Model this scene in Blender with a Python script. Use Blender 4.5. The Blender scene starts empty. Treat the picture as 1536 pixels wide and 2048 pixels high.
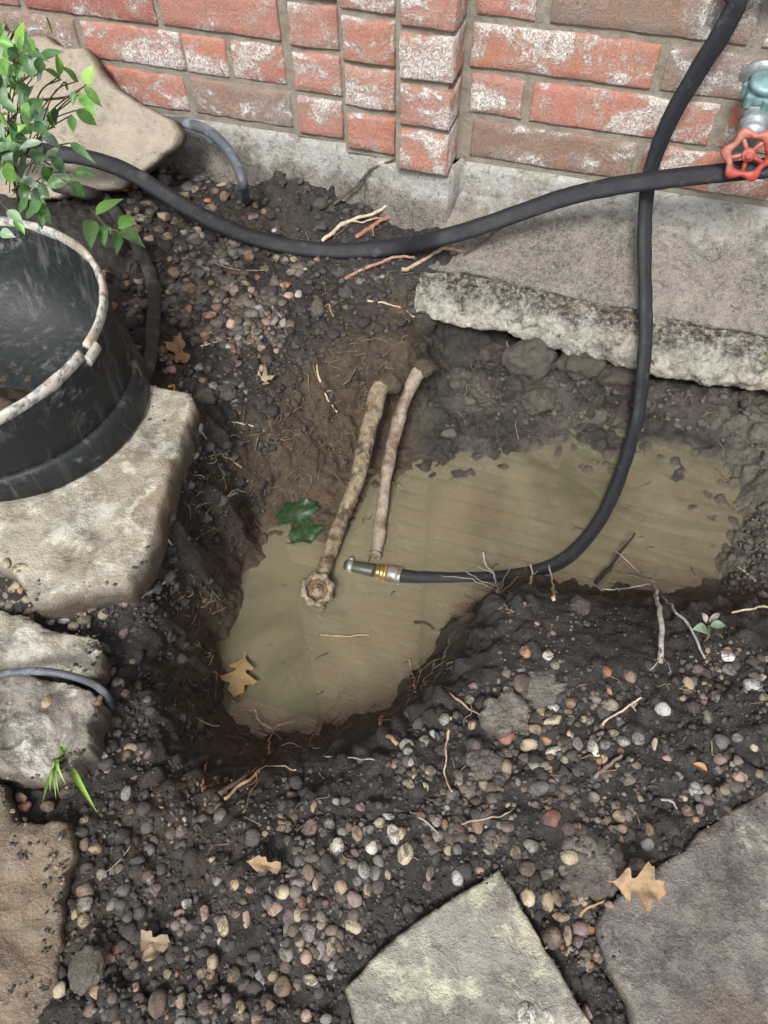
import bpy, bmesh, math, random
import numpy as np
from mathutils import Vector, Matrix
random.seed(7); rng = np.random.default_rng(7)
scene = bpy.context.scene
COL = scene.collection
R = math.radians

# ------------------------------------------------------------------ camera
F = 1500.0; P = R(54.0); RO = R(-1.0); H = 0.80
fwd = np.array([0, math.cos(P), -math.sin(P)]); up0 = np.array([0, math.sin(P), math.cos(P)]); rt0 = np.array([1.0, 0, 0])
RT = math.cos(RO)*rt0 + math.sin(RO)*up0
UP = -math.sin(RO)*rt0 + math.cos(RO)*up0
O = np.array([0, 0, H])
cam_d = bpy.data.cameras.new('camera'); cam = bpy.data.objects.new('camera', cam_d); COL.objects.link(cam)
cam_d.sensor_fit = 'VERTICAL'; cam_d.sensor_height = 24.0; cam_d.lens = F/2048*24.0
cam_d.clip_start = 0.02; cam_d.clip_end = 300
m = Matrix.Identity(4)
for i in range(3):
    m[i][0] = RT[i]; m[i][1] = UP[i]; m[i][2] = -fwd[i]; m[i][3] = O[i]
cam.matrix_world = m
scene.camera = cam

# ------------------------------------------------------------------ sky, sun, exposure
w = bpy.data.worlds.new('World'); scene.world = w; w.use_nodes = True
nt = w.node_tree
for n in list(nt.nodes): nt.nodes.remove(n)
sky = nt.nodes.new('ShaderNodeTexSky'); sky.sky_type = 'NISHITA'; sky.sun_disc = False
SUN_EL, SUN_ROT = R(50), R(195)
sky.sun_elevation = SUN_EL; sky.sun_rotation = SUN_ROT; sky.air_density = 1.0; sky.dust_density = 2.5
hs = nt.nodes.new('ShaderNodeHueSaturation'); hs.inputs['Saturation'].default_value = 0.45
bg = nt.nodes.new('ShaderNodeBackground'); bg.inputs['Strength'].default_value = 0.115
wo = nt.nodes.new('ShaderNodeOutputWorld')
nt.links.new(sky.outputs[0], hs.inputs['Color']); nt.links.new(hs.outputs[0], bg.inputs[0]); nt.links.new(bg.outputs[0], wo.inputs[0])
sd = bpy.data.lights.new('sun', 'SUN'); sun = bpy.data.objects.new('sun', sd); COL.objects.link(sun)
sd.energy = 2.3; sd.angle = R(14); sd.color = (1.0, 0.975, 0.94)
# light travels from the direction (sin rot, cos rot) at the given elevation
sv = Vector((math.sin(SUN_ROT)*math.cos(SUN_EL), math.cos(SUN_ROT)*math.cos(SUN_EL), math.sin(SUN_EL)))
sun.rotation_euler = sv.to_track_quat('Z', 'Y').to_euler()
scene.view_settings.view_transform = 'Standard'; scene.view_settings.look = 'None'
scene.view_settings.gamma = 1; scene.view_settings.use_curve_mapping = False
scene.view_settings.exposure = 0.98
scene.cycles.max_bounces = 8; scene.cycles.transparent_max_bounces = 12

# ------------------------------------------------------------------ geometry of the place
TH = R(18.3)                                     # the house wall's turn against the camera
E_ = np.array([math.cos(TH), -math.sin(TH), 0]); N_ = np.array([math.sin(TH), math.cos(TH), 0])
def zm(z): return z if z > -.05 else -.05+(z+.05)*.613               # depths below the bank, surveyed shallow
WATER = zm(-0.36)
def ray(px, py): return fwd + RT*((px-768)/F) + UP*((1024-py)/F)
def onZ(px, py, z):
    d = ray(px, py); return O + d*((z-H)/d[2])
def onH(px, py, z): return onZ(px, py, zm(z))
def onW(px, py, D):
    d = ray(px, py); return O + d*(D/(d @ N_))
def onP(px, py, c, n):
    d = ray(px, py); return O + d*(((c-O) @ n)/(d @ n))
def uz(X): return float(X @ E_), float(X[2])
def W(u, D, z): return E_*u + N_*D + np.array([0, 0, z])
def projv(X):
    X = X - O; d = X @ fwd; return 768 + F*(X @ RT)/d, 1024 - F*(X @ UP)/d
def sstep(a, b, x):
    t = np.clip((x-a)/(b-a), 0, 1); return t*t*(3-2*t)

# ------------------------------------------------------------------ numpy noise
def _hash(ix, iy, iz, s):
    h = (ix*374761393 + iy*668265263 + iz*2147483647 + s*974634777) & 0xFFFFFFFF
    h = ((h ^ (h >> 13))*1274126177) & 0xFFFFFFFF
    h = ((h ^ (h >> 16))*2246822519) & 0xFFFFFFFF
    return ((h ^ (h >> 15)) & 0xFFFFFF)/float(0xFFFFFF)
def vnoise(X, scale, s=0):
    q = np.asarray(X, float)*scale; i = np.floor(q).astype(np.int64); f = q-i; f = f*f*f*(f*(f*6-15)+10)
    r = 0
    for dx in (0, 1):
        wx = f[..., 0] if dx else 1-f[..., 0]
        for dy in (0, 1):
            wy = f[..., 1] if dy else 1-f[..., 1]
            for dz in (0, 1):
                wz = f[..., 2] if dz else 1-f[..., 2]
                r = r + wx*wy*wz*_hash(i[..., 0]+dx, i[..., 1]+dy, i[..., 2]+dz, s)
    return r*2-1
def fbm(X, scale, octv=4, s=0, gain=0.5):
    a, t, r = 1.0, 0.0, 0
    for k in range(octv):
        r = r + a*vnoise(X, scale*2**k, s+k*17); t += a; a *= gain
    return r/t
def worley(X, scale, s=0):
    q = np.asarray(X, float)[..., :2]*scale; i = np.floor(q).astype(np.int64)
    best = np.full(q.shape[:-1], 9.0); rid = np.zeros(q.shape[:-1])
    z0 = np.zeros_like(i[..., 0])
    for dx in (-1, 0, 1):
        for dy in (-1, 0, 1):
            cx, cy = i[..., 0]+dx, i[..., 1]+dy
            px = cx+_hash(cx, cy, z0, s); py = cy+_hash(cx, cy, z0, s+1)
            d = np.hypot(px-q[..., 0], py-q[..., 1]); mm = d < best
            rid = np.where(mm, _hash(cx, cy, z0, s+2), rid); best = np.minimum(best, d)
    return best, rid

# ------------------------------------------------------------------ objects
def tag(o, label=None, cat=None, group=None, kind=None):
    if label: o['label'] = label
    if cat: o['category'] = cat
    if group: o['group'] = group
    if kind: o['kind'] = kind
    return o
def empty(name, loc=(0, 0, 0), rz=0.0):
    o = bpy.data.objects.new(name, None); o.empty_display_size = 0.05
    o.location = loc; o.rotation_euler = (0, 0, rz); COL.objects.link(o); return o
def mesh_obj(name, V, Fc, mat=None, parent=None, smooth=True, attrs=None):
    me = bpy.data.meshes.new(name)
    V = np.asarray(V, float)
    if isinstance(Fc, np.ndarray):
        Fc = Fc.tolist()
    me.from_pydata(V.tolist(), [], Fc); me.update()
    if smooth: me.shade_smooth()
    if attrs:
        for k, a in attrs.items():
            a = np.asarray(a)
            if a.ndim == 1:
                at = me.attributes.new(k, 'FLOAT', 'POINT'); at.data.foreach_set('value', a.astype(np.float32))
            else:
                at = me.attributes.new(k, 'FLOAT_COLOR', 'POINT')
                at.data.foreach_set('color', np.c_[a, np.ones(len(a))].astype(np.float32).ravel())
    if mat: me.materials.append(mat)
    o = bpy.data.objects.new(name, me); COL.objects.link(o)
    if parent: o.parent = parent
    return o
def grid_faces(nu, nv, wrap_u=False):
    i = np.arange(nu if wrap_u else nu-1); j = np.arange(nv-1)
    I, J = np.meshgrid(i, j, indexing='ij'); I2 = (I+1) % nu
    return np.stack([I*nv+J, I2*nv+J, I2*nv+J+1, I*nv+J+1], -1).reshape(-1, 4)
def catmull(pts, n):
    p = np.asarray(pts, float); p = np.vstack([2*p[0]-p[1], p, 2*p[-1]-p[-2]])
    seg = len(p)-3; t = np.linspace(0, seg-1e-6, n); i = t.astype(int); f = (t-i)[:, None]
    a, b, c, d = p[i], p[i+1], p[i+2], p[i+3]
    return .5*((2*b)+(-a+c)*f+(2*a-5*b+4*c-d)*f*f+(-a+3*b-3*c+d)*f**3)
def resample(p, n):
    s = np.r_[0, np.cumsum(np.linalg.norm(np.diff(p, axis=0), axis=1))]; t = np.linspace(0, s[-1], n)
    return np.stack([np.interp(t, s, p[:, k]) for k in range(p.shape[1])], 1)
def tube(path, ra, rb=None, side=12, upv=(0, -.5, .8), prof=None, wob=0.0, seed=0, cap=True):
    """sweep an ellipse (ra across, rb along upv) down a path; ra, rb may be arrays"""
    p = np.asarray(path, float); n = len(p)
    ra = np.broadcast_to(np.asarray(ra, float), n); rb = ra if rb is None else np.broadcast_to(np.asarray(rb, float), n)
    T = np.gradient(p, axis=0); T /= np.linalg.norm(T, axis=1)[:, None]+1e-12
    U = np.asarray(upv, float)[None]-(T @ np.asarray(upv, float))[:, None]*T
    bad = np.linalg.norm(U, axis=1) < 1e-2
    U[bad] = np.cross(T[bad], [1, 0, 0]); U /= np.linalg.norm(U, axis=1)[:, None]
    S = np.cross(T, U)
    a = np.linspace(0, 2*np.pi, side, endpoint=False)
    k = np.ones(side) if prof is None else prof(a)
    V = p[:, None, :]+S[:, None, :]*(np.cos(a)*k)[None, :, None]*ra[:, None, None]+U[:, None, :]*(np.sin(a)*k)[None, :, None]*rb[:, None, None]
    if wob:
        V = V+(fbm(V, 40, 3, seed)*wob)[..., None]*(S[:, None]*np.cos(a)[None, :, None]+U[:, None]*np.sin(a)[None, :, None])
    i = np.arange(n-1); j = np.arange(side); I, J = np.meshgrid(i, j, indexing='ij'); J2 = (J+1) % side
    Fc = np.stack([I*side+J, I*side+J2, (I+1)*side+J2, (I+1)*side+J], -1).reshape(-1, 4).tolist()
    if cap:
        Fc.append(list(range(side))[::-1]); Fc.append([(n-1)*side+q for q in range(side)])
    return V.reshape(-1, 3), Fc
def merge(parts):
    Vs, Fs, o = [], [], 0
    for V, Fc in parts:
        Vs.append(np.asarray(V)); Fs += [[q+o for q in f] for f in (Fc.tolist() if isinstance(Fc, np.ndarray) else Fc)]; o += len(V)
    return np.vstack(Vs), Fs
def lathe(prof, axis_o, axis_d, n=32, squash=None):
    d = np.asarray(axis_d, float); d /= np.linalg.norm(d)
    x = np.cross(d, [0, 0, 1.0]);
    if np.linalg.norm(x) < .05: x = np.cross(d, [1.0, 0, 0])
    x /= np.linalg.norm(x); y = np.cross(d, x)
    a = np.linspace(0, 2*np.pi, n, endpoint=False); V = []
    for r, h in prof:
        V.append(np.asarray(axis_o)+d*h+(x*np.cos(a)[:, None]+y*np.sin(a)[:, None])*r)
    V = np.array(V).reshape(-1, 3); k = len(prof)
    i = np.arange(k-1); j = np.arange(n); I, J = np.meshgrid(i, j, indexing='ij'); J2 = (J+1) % n
    return V, np.stack([I*n+J, I*n+J2, (I+1)*n+J2, (I+1)*n+J], -1).reshape(-1, 4).tolist()

# ------------------------------------------------------------------ materials
class M:
    def __init__(s, name):
        s.m = bpy.data.materials.new(name); s.m.use_nodes = True; s.t = s.m.node_tree
        s.b = s.t.nodes['Principled BSDF']; s.out = s.t.nodes['Material Output']
        s.tc = s.t.nodes.new('ShaderNodeTexCoord'); s.co = s.tc.outputs['Object']
    def n(s, typ, ins=None, **kw):
        q = s.t.nodes.new(typ)
        for k, v in kw.items(): setattr(q, k, v)
        for k, v in (ins or {}).items(): s.set(q.inputs[k], v)
        return q
    def set(s, sock, v):
        if isinstance(v, bpy.types.NodeSocket): s.t.links.new(v, sock)
        elif isinstance(v, (tuple, list)) and len(v) == 3 and sock.type == 'RGBA': sock.default_value = (*v, 1)
        else: sock.default_value = v
    def noise(s, scale, detail=5, rough=.6, dist=0.0, co=None):
        return s.n('ShaderNodeTexNoise', {'Vector': co or s.co, 'Scale': scale, 'Detail': detail, 'Roughness': rough, 'Distortion': dist}).outputs['Fac']
    def vor(s, scale, feat='F1', co=None, out='Distance', rnd=1.0):
        q = s.n('ShaderNodeTexVoronoi', {'Vector': co or s.co, 'Scale': scale, 'Randomness': rnd}, feature=feat); return q.outputs[out]
    def ramp(s, fac, *stops):
        q = s.n('ShaderNodeValToRGB', {'Fac': fac}); e = q.color_ramp.elements
        while len(e) < len(stops): e.new(.5)
        for k, (p, c) in enumerate(stops):
            e[k].position = p; e[k].color = (c, c, c, 1) if isinstance(c, (int, float)) else (*c, 1)
        return q.outputs[0]
    def mix(s, fac, a, b, mode='MIX'):
        q = s.n('ShaderNodeMix', data_type='RGBA', blend_type=mode)
        s.set(q.inputs[0], fac); s.set(q.inputs[6], a); s.set(q.inputs[7], b); return q.outputs[2]
    def math(s, op, a, b=0.0, clamp=False):
        q = s.n('ShaderNodeMath', operation=op, use_clamp=clamp); s.set(q.inputs[0], a); s.set(q.inputs[1], b); return q.outputs[0]
    def attr(s, name, out='Fac'): return s.n('ShaderNodeAttribute', attribute_name=name).outputs[out]
    def bump(s, h, dist, strength=1.0, prev=None):
        ins = {'Height': h, 'Distance': dist*1.8, 'Strength': min(1.0, strength*1.15)}
        if prev is not None: ins['Normal'] = prev
        return s.n('ShaderNodeBump', ins).outputs[0]
    def vscale(s, v, co=None):
        return s.n('ShaderNodeVectorMath', {0: co or s.co, 1: v}, operation='MULTIPLY').outputs[0]
    def offset(s, amount=20.0):
        """object coordinates shifted per object, so that shared meshes do not repeat"""
        oi = s.n('ShaderNodeObjectInfo'); c = s.n('ShaderNodeCombineXYZ', {0: s.math('MULTIPLY', oi.outputs['Random'], amount), 1: s.math('MULTIPLY', oi.outputs['Random'], amount*.63), 2: s.math('MULTIPLY', oi.outputs['Random'], -amount*.41)})
        s.oi = oi; s.co = s.n('ShaderNodeVectorMath', {0: s.co, 1: c.outputs[0]}, operation='ADD').outputs[0]; return s
    def fin(s, color, rough=.8, normal=None, spec=.5, metal=0.0, **kw):
        s.set(s.b.inputs['Base Color'], color); s.set(s.b.inputs['Roughness'], rough); s.set(s.b.inputs['Specular IOR Level'], spec); s.set(s.b.inputs['Metallic'], metal)
        if normal is not None: s.set(s.b.inputs['Normal'], normal)
        for k, v in kw.items(): s.set(s.b.inputs[k.replace('_', ' ')], v)
        return s.m

def mat_soil():
    s = M('soil')
    n1 = s.noise(9, 6, .65); n2 = s.noise(55, 6, .7); n3 = s.noise(320, 4, .7); n4 = s.noise(1000, 2, .6)
    dark = s.mix(s.ramp(n2, (.3, 0), (.72, 1)), (.0125, .0120, .0120), (.062, .057, .053))
    dark = s.mix(s.ramp(n1, (.42, 0), (.7, .55)), dark, (.064, .055, .046))
    dark = s.mix(s.ramp(n3, (.52, 0), (.78, .75)), dark, (.125, .113, .10))
    spk = s.vor(420); dark = s.mix(s.ramp(spk, (.10, .75), (.17, 0)), dark, (.26, .22, .17))
    clay = s.mix(s.ramp(n2, (.3, 0), (.7, 1)), (.050, .037, .024), (.150, .112, .070))
    clay = s.mix(s.ramp(n3, (.5, 0), (.75, .6)), clay, (.18, .135, .085))
    grey = s.mix(s.ramp(n2, (.3, 0), (.7, 1)), (.07, .06, .046), (.2, .175, .14))
    grey = s.mix(s.ramp(n3, (.5, 0), (.75, .6)), grey, (.27, .24, .2))
    stx = s.noise(22, 5, .6, .4)
    silt = s.mix(s.ramp(stx, (.3, 0), (.7, 1)), (.19, .165, .10), (.29, .25, .155))
    c = s.mix(s.attr('clay'), dark, clay); c = s.mix(s.attr('grey'), c, grey); c = s.mix(s.attr('silt'), c, silt)
    nb = s.bump(n2, .010, .55); nb = s.bump(n3, .0035, .8, nb); nb = s.bump(n4, .001, .8, nb)
    ro = s.ramp(n1, (.40, .42), (.62, .92))
    return s.fin(c, ro, nb, .35)
def mat_crumb():
    s = M('soil_crumbs'); n = s.noise(200, 4)
    c = s.mix(s.ramp(n, (.3, 0), (.7, 1)), (.016, .015, .0145), (.080, .072, .064))
    return s.fin(s.mix(.6, c, s.attr('pcol', 'Color')), .9, s.bump(s.noise(600, 3), .001, .8), .3)
def pebble_nodes(s, base):
    n1 = s.noise(60, 5, .65); n2 = s.noise(380, 4, .7); n3 = s.noise(28, 4, .6, .8)
    c = s.mix(s.ramp(n1, (.3, .0), (.7, .75)), base, s.mix(.5, base, (.6, .55, .45), 'MULTIPLY'))
    c = s.mix(s.ramp(n2, (.45, 0), (.75, .5)), c, s.mix(.35, base, (.62, .58, .5)))
    c = s.mix(s.ramp(s.vor(260), (.06, .7), (.14, 0)), c, (.05, .042, .035))
    mud = s.ramp(s.math('ADD', s.math('MULTIPLY', n3, .6), s.math('MULTIPLY', n2, .4)), (.47, 0), (.56, .9)); c = s.mix(mud, c, (.05, .042, .034))
    nb = s.bump(n1, .004, .35); nb = s.bump(n2, .0012, .5, nb)
    return s.fin(c, s.ramp(n1, (.3, .5), (.7, .85)), nb, .4)
def mat_pebble():
    s = M('river_pebble'); s.co = s.vscale((.016, .016, .012)); s.offset(); return pebble_nodes(s, s.oi.outputs['Color'])
def mat_gravel():
    s = M('gravel_mix'); return pebble_nodes(s, s.attr('pcol', 'Color'))
def brick_nodes(s, base, amt):
    n1 = s.noise(10, 4, .6, .9, s.vscale((1, 1, 1.5))); n2 = s.noise(48, 6, .72, 1.8)
    wr = s.noise(150, 3, .6, 2.6, s.vscale((1.0, 1.0, .75))); n4 = s.noise(700, 3, .6)
    c = s.mix(s.ramp(s.noise(18, 4, .6), (.4, 0), (.68, .8)), base, s.mix(.55, base, (.34, .13, .05)))
    c = s.mix(s.ramp(s.noise(22, 5, .65, .5), (.6, 0), (.74, .55)), c, (.11, .055, .045))
    c = s.mix(s.ramp(n4, (.45, 0), (.8, .4)), c, (.5, .28, .2))
    ed = s.math('ABSOLUTE', s.math('SUBTRACT', wr, .5))
    lines = s.ramp(ed, (.0, .9), (.045, .0))                         # thin ridges that kept the wash
    big = s.math('ADD', s.math('ADD', s.math('ADD', s.math('MULTIPLY', n1, 1.05), s.math('MULTIPLY', n2, .42)), -.235), s.math('MULTIPLY', s.math('SUBTRACT', amt, .5), .34))
    solid = s.ramp(big, (.53, 0), (.60, 1)); half = s.ramp(big, (.40, 0), (.54, 1))
    mask = s.math('MAXIMUM', s.math('MULTIPLY', solid, s.ramp(wr, (.36, .25), (.52, 1))), s.math('MULTIPLY', half, s.math('MULTIPLY', lines, .9)))
    c = s.mix(mask, c, s.mix(s.noise(60, 3), (.66, .60, .54), (.83, .80, .75)))
    c = s.mix(.14, c, (.47, .40, .35))
    nb = s.bump(wr, .003, .55); nb = s.bump(n2, .006, .45, nb); nb = s.bump(n4, .0009, .6, nb); nb = s.bump(mask, .001, .5, nb)
    return s.fin(c, .88, nb, .3)
def mat_brick():
    s = M('whitewashed_brick').offset(40); return brick_nodes(s, s.oi.outputs['Color'], s.oi.outputs['Alpha'])
def mat_brick_far():
    s = M('whitewashed_brick_upper'); return brick_nodes(s, s.attr('pcol', 'Color'), .5)
def mat_mortar():
    s = M('mortar'); n = s.noise(40, 5); n2 = s.noise(500, 4, .7)
    c = s.mix(s.ramp(n, (.3, 0), (.7, 1)), (.20, .175, .135), (.34, .305, .245))
    c = s.mix(s.ramp(n2, (.5, 0), (.75, .6)), c, (.42, .39, .33)); c = s.mix(s.ramp(s.vor(230), (.07, .8), (.13, 0)), c, (.05, .045, .04))
    return s.fin(c, .95, s.bump(n2, .002, .9, s.bump(n, .006, .6)), .2)
def mat_stem():
    s = M('foundation_concrete')
    sep = s.n('ShaderNodeSeparateXYZ', {0: s.co}); z = sep.outputs['Z']
    n = s.noise(16, 6, .65); n2 = s.noise(130, 5, .7); n3 = s.noise(600, 3, .7)
    pale = s.mix(s.ramp(n, (.35, 0), (.65, 1)), (.28, .26, .21), (.47, .48, .46)); pale = s.mix(s.ramp(n2, (.50, 0), (.68, .8)), pale, (.60, .58, .52))
    stain = s.mix(s.ramp(n2, (.35, 0), (.7, 1)), (.065, .055, .045), (.235, .208, .175)); stain = s.mix(s.ramp(s.noise(9, 5, .7, .6), (.45, 0), (.65, .7)), stain, (.29, .26, .222))
    line = s.math('ADD', z, s.math('MULTIPLY', s.math('SUBTRACT', n, .5), .09))
    c = s.mix(s.ramp(s.math('ADD', line, .5), (.505, 0), (.53, 1)), stain, pale)     # soil tide mark on the concrete
    c = s.mix(s.ramp(n3, (.47, 0), (.72, .75)), c, (.50, .47, .41)); c = s.mix(s.ramp(s.noise(75, 5, .75, .5), (.52, 0), (.66, .6)), c, (.05, .042, .036)); c = s.mix(s.ramp(s.vor(120), (.06, .8), (.12, 0)), c, (.06, .05, .04))
    return s.fin(c, .95, s.bump(n3, .0012, .8, s.bump(n2, .004, .7)), .2)
def mat_ledge():
    s = M('rough_footing_concrete')
    n = s.noise(22, 6, .7); n2 = s.noise(110, 6, .72); n3 = s.noise(520, 4, .7); big = s.noise(8, 4, .6)
    c = s.mix(s.ramp(n2, (.36, 0), (.62, 1)), (.11, .095, .07), (.42, .385, .31))
    c = s.mix(s.ramp(n, (.45, 0), (.62, .85)), c, (.60, .56, .48))
    c = s.mix(s.ramp(s.noise(35, 5, .75, .8), (.54, 0), (.62, .85)), c, (.05, .042, .034))
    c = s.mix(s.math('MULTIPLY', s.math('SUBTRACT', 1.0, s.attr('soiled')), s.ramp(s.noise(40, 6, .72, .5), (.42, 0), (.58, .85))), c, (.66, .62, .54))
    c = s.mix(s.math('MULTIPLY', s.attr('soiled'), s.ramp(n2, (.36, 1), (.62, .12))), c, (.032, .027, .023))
    c = s.mix(s.ramp(big, (.58, 0), (.7, .5)), c, (.38, .30, .17))
    return s.fin(c, .95, s.bump(n3, .0015, .9, s.bump(n2, .006, .9)), .2)
def mat_stone(name, lo, hi, lichen=None, lamt=.5, dirt=.5, warm=None):
    s = M(name); n = s.noise(9, 6, .68, .4); n2 = s.noise(48, 6, .72); n3 = s.noise(330, 4, .7)
    c = s.mix(s.ramp(n, (.38, 0), (.62, 1)), lo, hi); c = s.mix(s.ramp(n2, (.4, 0), (.75, .6)), c, s.mix(.5, hi, (.5, .46, .38)))
    if warm: c = s.mix(s.ramp(s.noise(6, 4, .6, 1), (.5, 0), (.66, .7)), c, warm)
    if lichen:
        v = s.math('ADD', s.math('MULTIPLY', s.noise(17, 6, .62, .8), .7), s.math('MULTIPLY', s.noise(70, 5, .7), .3))
        c = s.mix(s.math('MULTIPLY', s.ramp(v, (.53-.1*lamt+.05, 0), (.60-.1*lamt+.05, 1)), .85), c, lichen)
    c = s.mix(s.ramp(s.noise(20, 6, .7, .3), (.60-.14*dirt, 0), (.80-.14*dirt, .8)), c, (.06, .05, .04))
    c = s.mix(s.ramp(n3, (.5, 0), (.78, .45)), c, s.mix(.5, hi, (.6, .57, .5))); c = s.mix(s.ramp(s.vor(150), (.05, .75), (.10, 0)), c, (.36, .33, .27))
    c = s.mix(s.math('MULTIPLY', s.attr('side'), .85), c, s.mix(n2, (.035, .026, .019), (.12, .078, .045)))
    return s.fin(c, s.ramp(n, (.3, .6), (.7, .92)), s.bump(n3, .0014, .9, s.bump(n2, .006, .65)), .35)
def mat_plastic():
    s = M('black_pot_plastic'); n = s.noise(12, 5, .6, .6); n2 = s.noise(90, 5, .7); st = s.noise(60, 4, .6, .5, s.vscale((1, 1, .12)))
    c = s.mix(s.ramp(n2, (.3, 0), (.75, 1)), (.011, .013, .014), (.024, .027, .028))
    c = s.mix(s.ramp(st, (.54, 0), (.74, .40)), c, (.17, .17, .16)); c = s.mix(s.math('MULTIPLY', s.ramp(n, (.58, 0), (.68, .5)), s.ramp(n2, (.46, 0), (.64, 1))), c, (.30, .30, .28))
    return s.fin(c, s.ramp(n2, (.3, .42), (.7, .66)), s.bump(n2, .001, .5), .3)
def mat_rim():
    s = M('chalky_pot_rim'); n = s.noise(90, 5, .7, .3); n2 = s.noise(20, 4)
    c = s.mix(s.ramp(n, (.36, 0), (.54, 1)), (.11, .112, .105), (.46, .45, .40)); c = s.mix(s.ramp(n2, (.52, 0), (.62, .8)), c, (.40, .33, .24))
    return s.fin(c, .8, s.bump(n, .0015, .7), .3)
def mat_rubber(name, c0, c1, dust, damt=.5, rough=.6):
    s = M(name); n = s.noise(30, 5, .65); n2 = s.noise(300, 3, .6)
    c = s.mix(n2, c0, c1); c = s.mix(s.ramp(n, (.62-.12*damt, 0), (.78-.12*damt, .6)), c, dust); c = s.mix(s.ramp(s.vor(160), (.03, .8), (.06, 0)), c, dust)
    return s.fin(c, s.ramp(n, (.3, rough-.12), (.7, rough+.12)), s.bump(n2, .0006, .6), .45)
def mat_simple(name, c0, c1, scale=80, rough=.6, metal=0.0, bumpd=.001, spec=.5, obj=False, mud=None):
    s = M(name)
    if obj: s.offset()
    n = s.noise(scale, 5, .65); c = s.mix(s.ramp(n, (.3, 0), (.7, 1)), c0, c1)
    if obj: c = s.mix(1.0, c, s.oi.outputs['Color'], 'MULTIPLY')
    if mud: c = s.mix(s.ramp(s.noise(scale*.4, 5, .7), (.48, 0), (.6, .9)), c, mud)
    return s.fin(c, rough, s.bump(n, bumpd, .7), spec, metal)
def mat_leaf(name, rough=.45):
    s = M(name).offset(); n = s.noise(60, 4); vn = s.vor(70, 'DISTANCE_TO_EDGE'); c = s.mix(s.ramp(n, (.3, 0), (.7, .6)), s.oi.outputs['Color'], s.mix(.6, s.oi.outputs['Color'], (.5, .5, .3), 'MULTIPLY'))
    c = s.mix(s.ramp(vn, (.0, .10), (.05, 0)), c, s.mix(.5, c, (.6, .6, .5))); c = s.mix(s.ramp(s.noise(35, 4, .7), (.52, 0), (.68, .7)), c, s.mix(.75, c, (.12, .09, .05), 'MULTIPLY'))
    c = s.mix(s.ramp(s.noise(240, 3), (.68, 0), (.74, .4)), c, (.4, .42, .36))
    return s.fin(c, rough, s.bump(n, .0012, .5), .45)
def mat_water():
    s = M('murky_water'); t = s.t
    tr = s.n('ShaderNodeBsdfTransparent', {'Color': (.90, .86, .70)}); df = s.n('ShaderNodeBsdfDiffuse', {'Color': (.255, .235, .15)})
    gl = s.n('ShaderNodeBsdfGlossy', {'Color': (1, 1, 1), 'Roughness': .015}); fr = s.n('ShaderNodeFresnel', {'IOR': 1.68})
    bn = s.bump(s.noise(9, 2, .5), .0005, .12); s.set(gl.inputs['Normal'], bn)
    a = s.n('ShaderNodeMixShader', {0: s.ramp(s.noise(5, 5, .62, .6), (.34, .30), (.62, .56))}); t.links.new(tr.outputs[0], a.inputs[1]); t.links.new(df.outputs[0], a.inputs[2])
    b = s.n('ShaderNodeMixShader', {0: fr.outputs[0]}); t.links.new(a.outputs[0], b.inputs[1]); t.links.new(gl.outputs[0], b.inputs[2])
    t.links.new(b.outputs[0], s.out.inputs[0]); t.nodes.remove(s.b); return s.m

SOIL = mat_soil(); CRUMB = mat_crumb(); PEB = mat_pebble(); GRAV = mat_gravel(); BRICK = mat_brick(); BRICKU = mat_brick_far(); MORTAR = mat_mortar()
STEM = mat_stem(); LEDGE = mat_ledge(); PLASTIC = mat_plastic(); RIM = mat_rim(); WATERM = mat_water()
HOSE = mat_rubber('black_hose', (.0052, .006, .008), (.0115, .013, .0165), (.075, .08, .085), .35, .68)
HOSED = mat_rubber('muddy_hose', (.016, .017, .017), (.035, .034, .03), (.15, .125, .095), .95, .7)
CONDUIT = mat_rubber('grey_conduit', (.05, .058, .07), (.09, .1, .115), (.34, .36, .38), .8, .55)
ROOT = mat_simple('root_bark', (.55, .5, .42), (1, 1, 1), 120, .9, 0, .002, .2, obj=True)
ROOTS = mat_simple('fine_root', (.10, .07, .045), (.24, .19, .13), 60, .9, 0, .001, .2)
LEAF = mat_leaf('leaf_green'); DRYLEAF = mat_leaf('leaf_dry', .75)

# ------------------------------------------------------------------ outlines of the stones that lie flat (photo pixels)
SLABS = [
[(-140, 640), (60, 640), (200, 700), (300, 770), (380, 783), (385, 805), (352, 920), (330, 990), (292, 1110), (254, 1167), (190, 1170), (112, 1196), (62, 1200), (18, 1130), (-140, 1110)],
[(-150, 1205), (0, 1225), (60, 1238), (85, 1262), (190, 1272), (209, 1300), (182, 1340), (100, 1352), (-150, 1350)],
[(-150, 1342), (60, 1352), (150, 1368), (198, 1400), (188, 1440), (168, 1500), (130, 1548), (40, 1560), (-150, 1550)],
[(-160, 1525), (0, 1562), (30, 1632), (70, 1642), (130, 1637), (136, 1700), (122, 1800), (112, 1880), (100, 1960), (70, 2060), (-160, 2120)],
[(1000, 1733), (1030, 1790), (1090, 1890), (1130, 1962), (1190, 2062), (1195, 2170), (730, 2170), (706, 2048), (688, 1976), (800, 1870), (900, 1802)],
[(1700, 1470), (1540, 1570), (1400, 1662), (1372, 1700), (1290, 1752), (1205, 1815), (1190, 1850), (1220, 1930), (1262, 2010), (1292, 2170), (1800, 2170)]]
def inside(poly, x, y):
    r = np.zeros(np.shape(x), bool); n = len(poly)
    for i in range(n):
        (xa, ya), (xb, yb) = poly[i], poly[(i+1) % n]
        c = ((ya > y) != (yb > y)) & (x < (xb-xa)*(y-ya)/((yb-ya) or 1e-9)+xa); r ^= c
    return r
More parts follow.
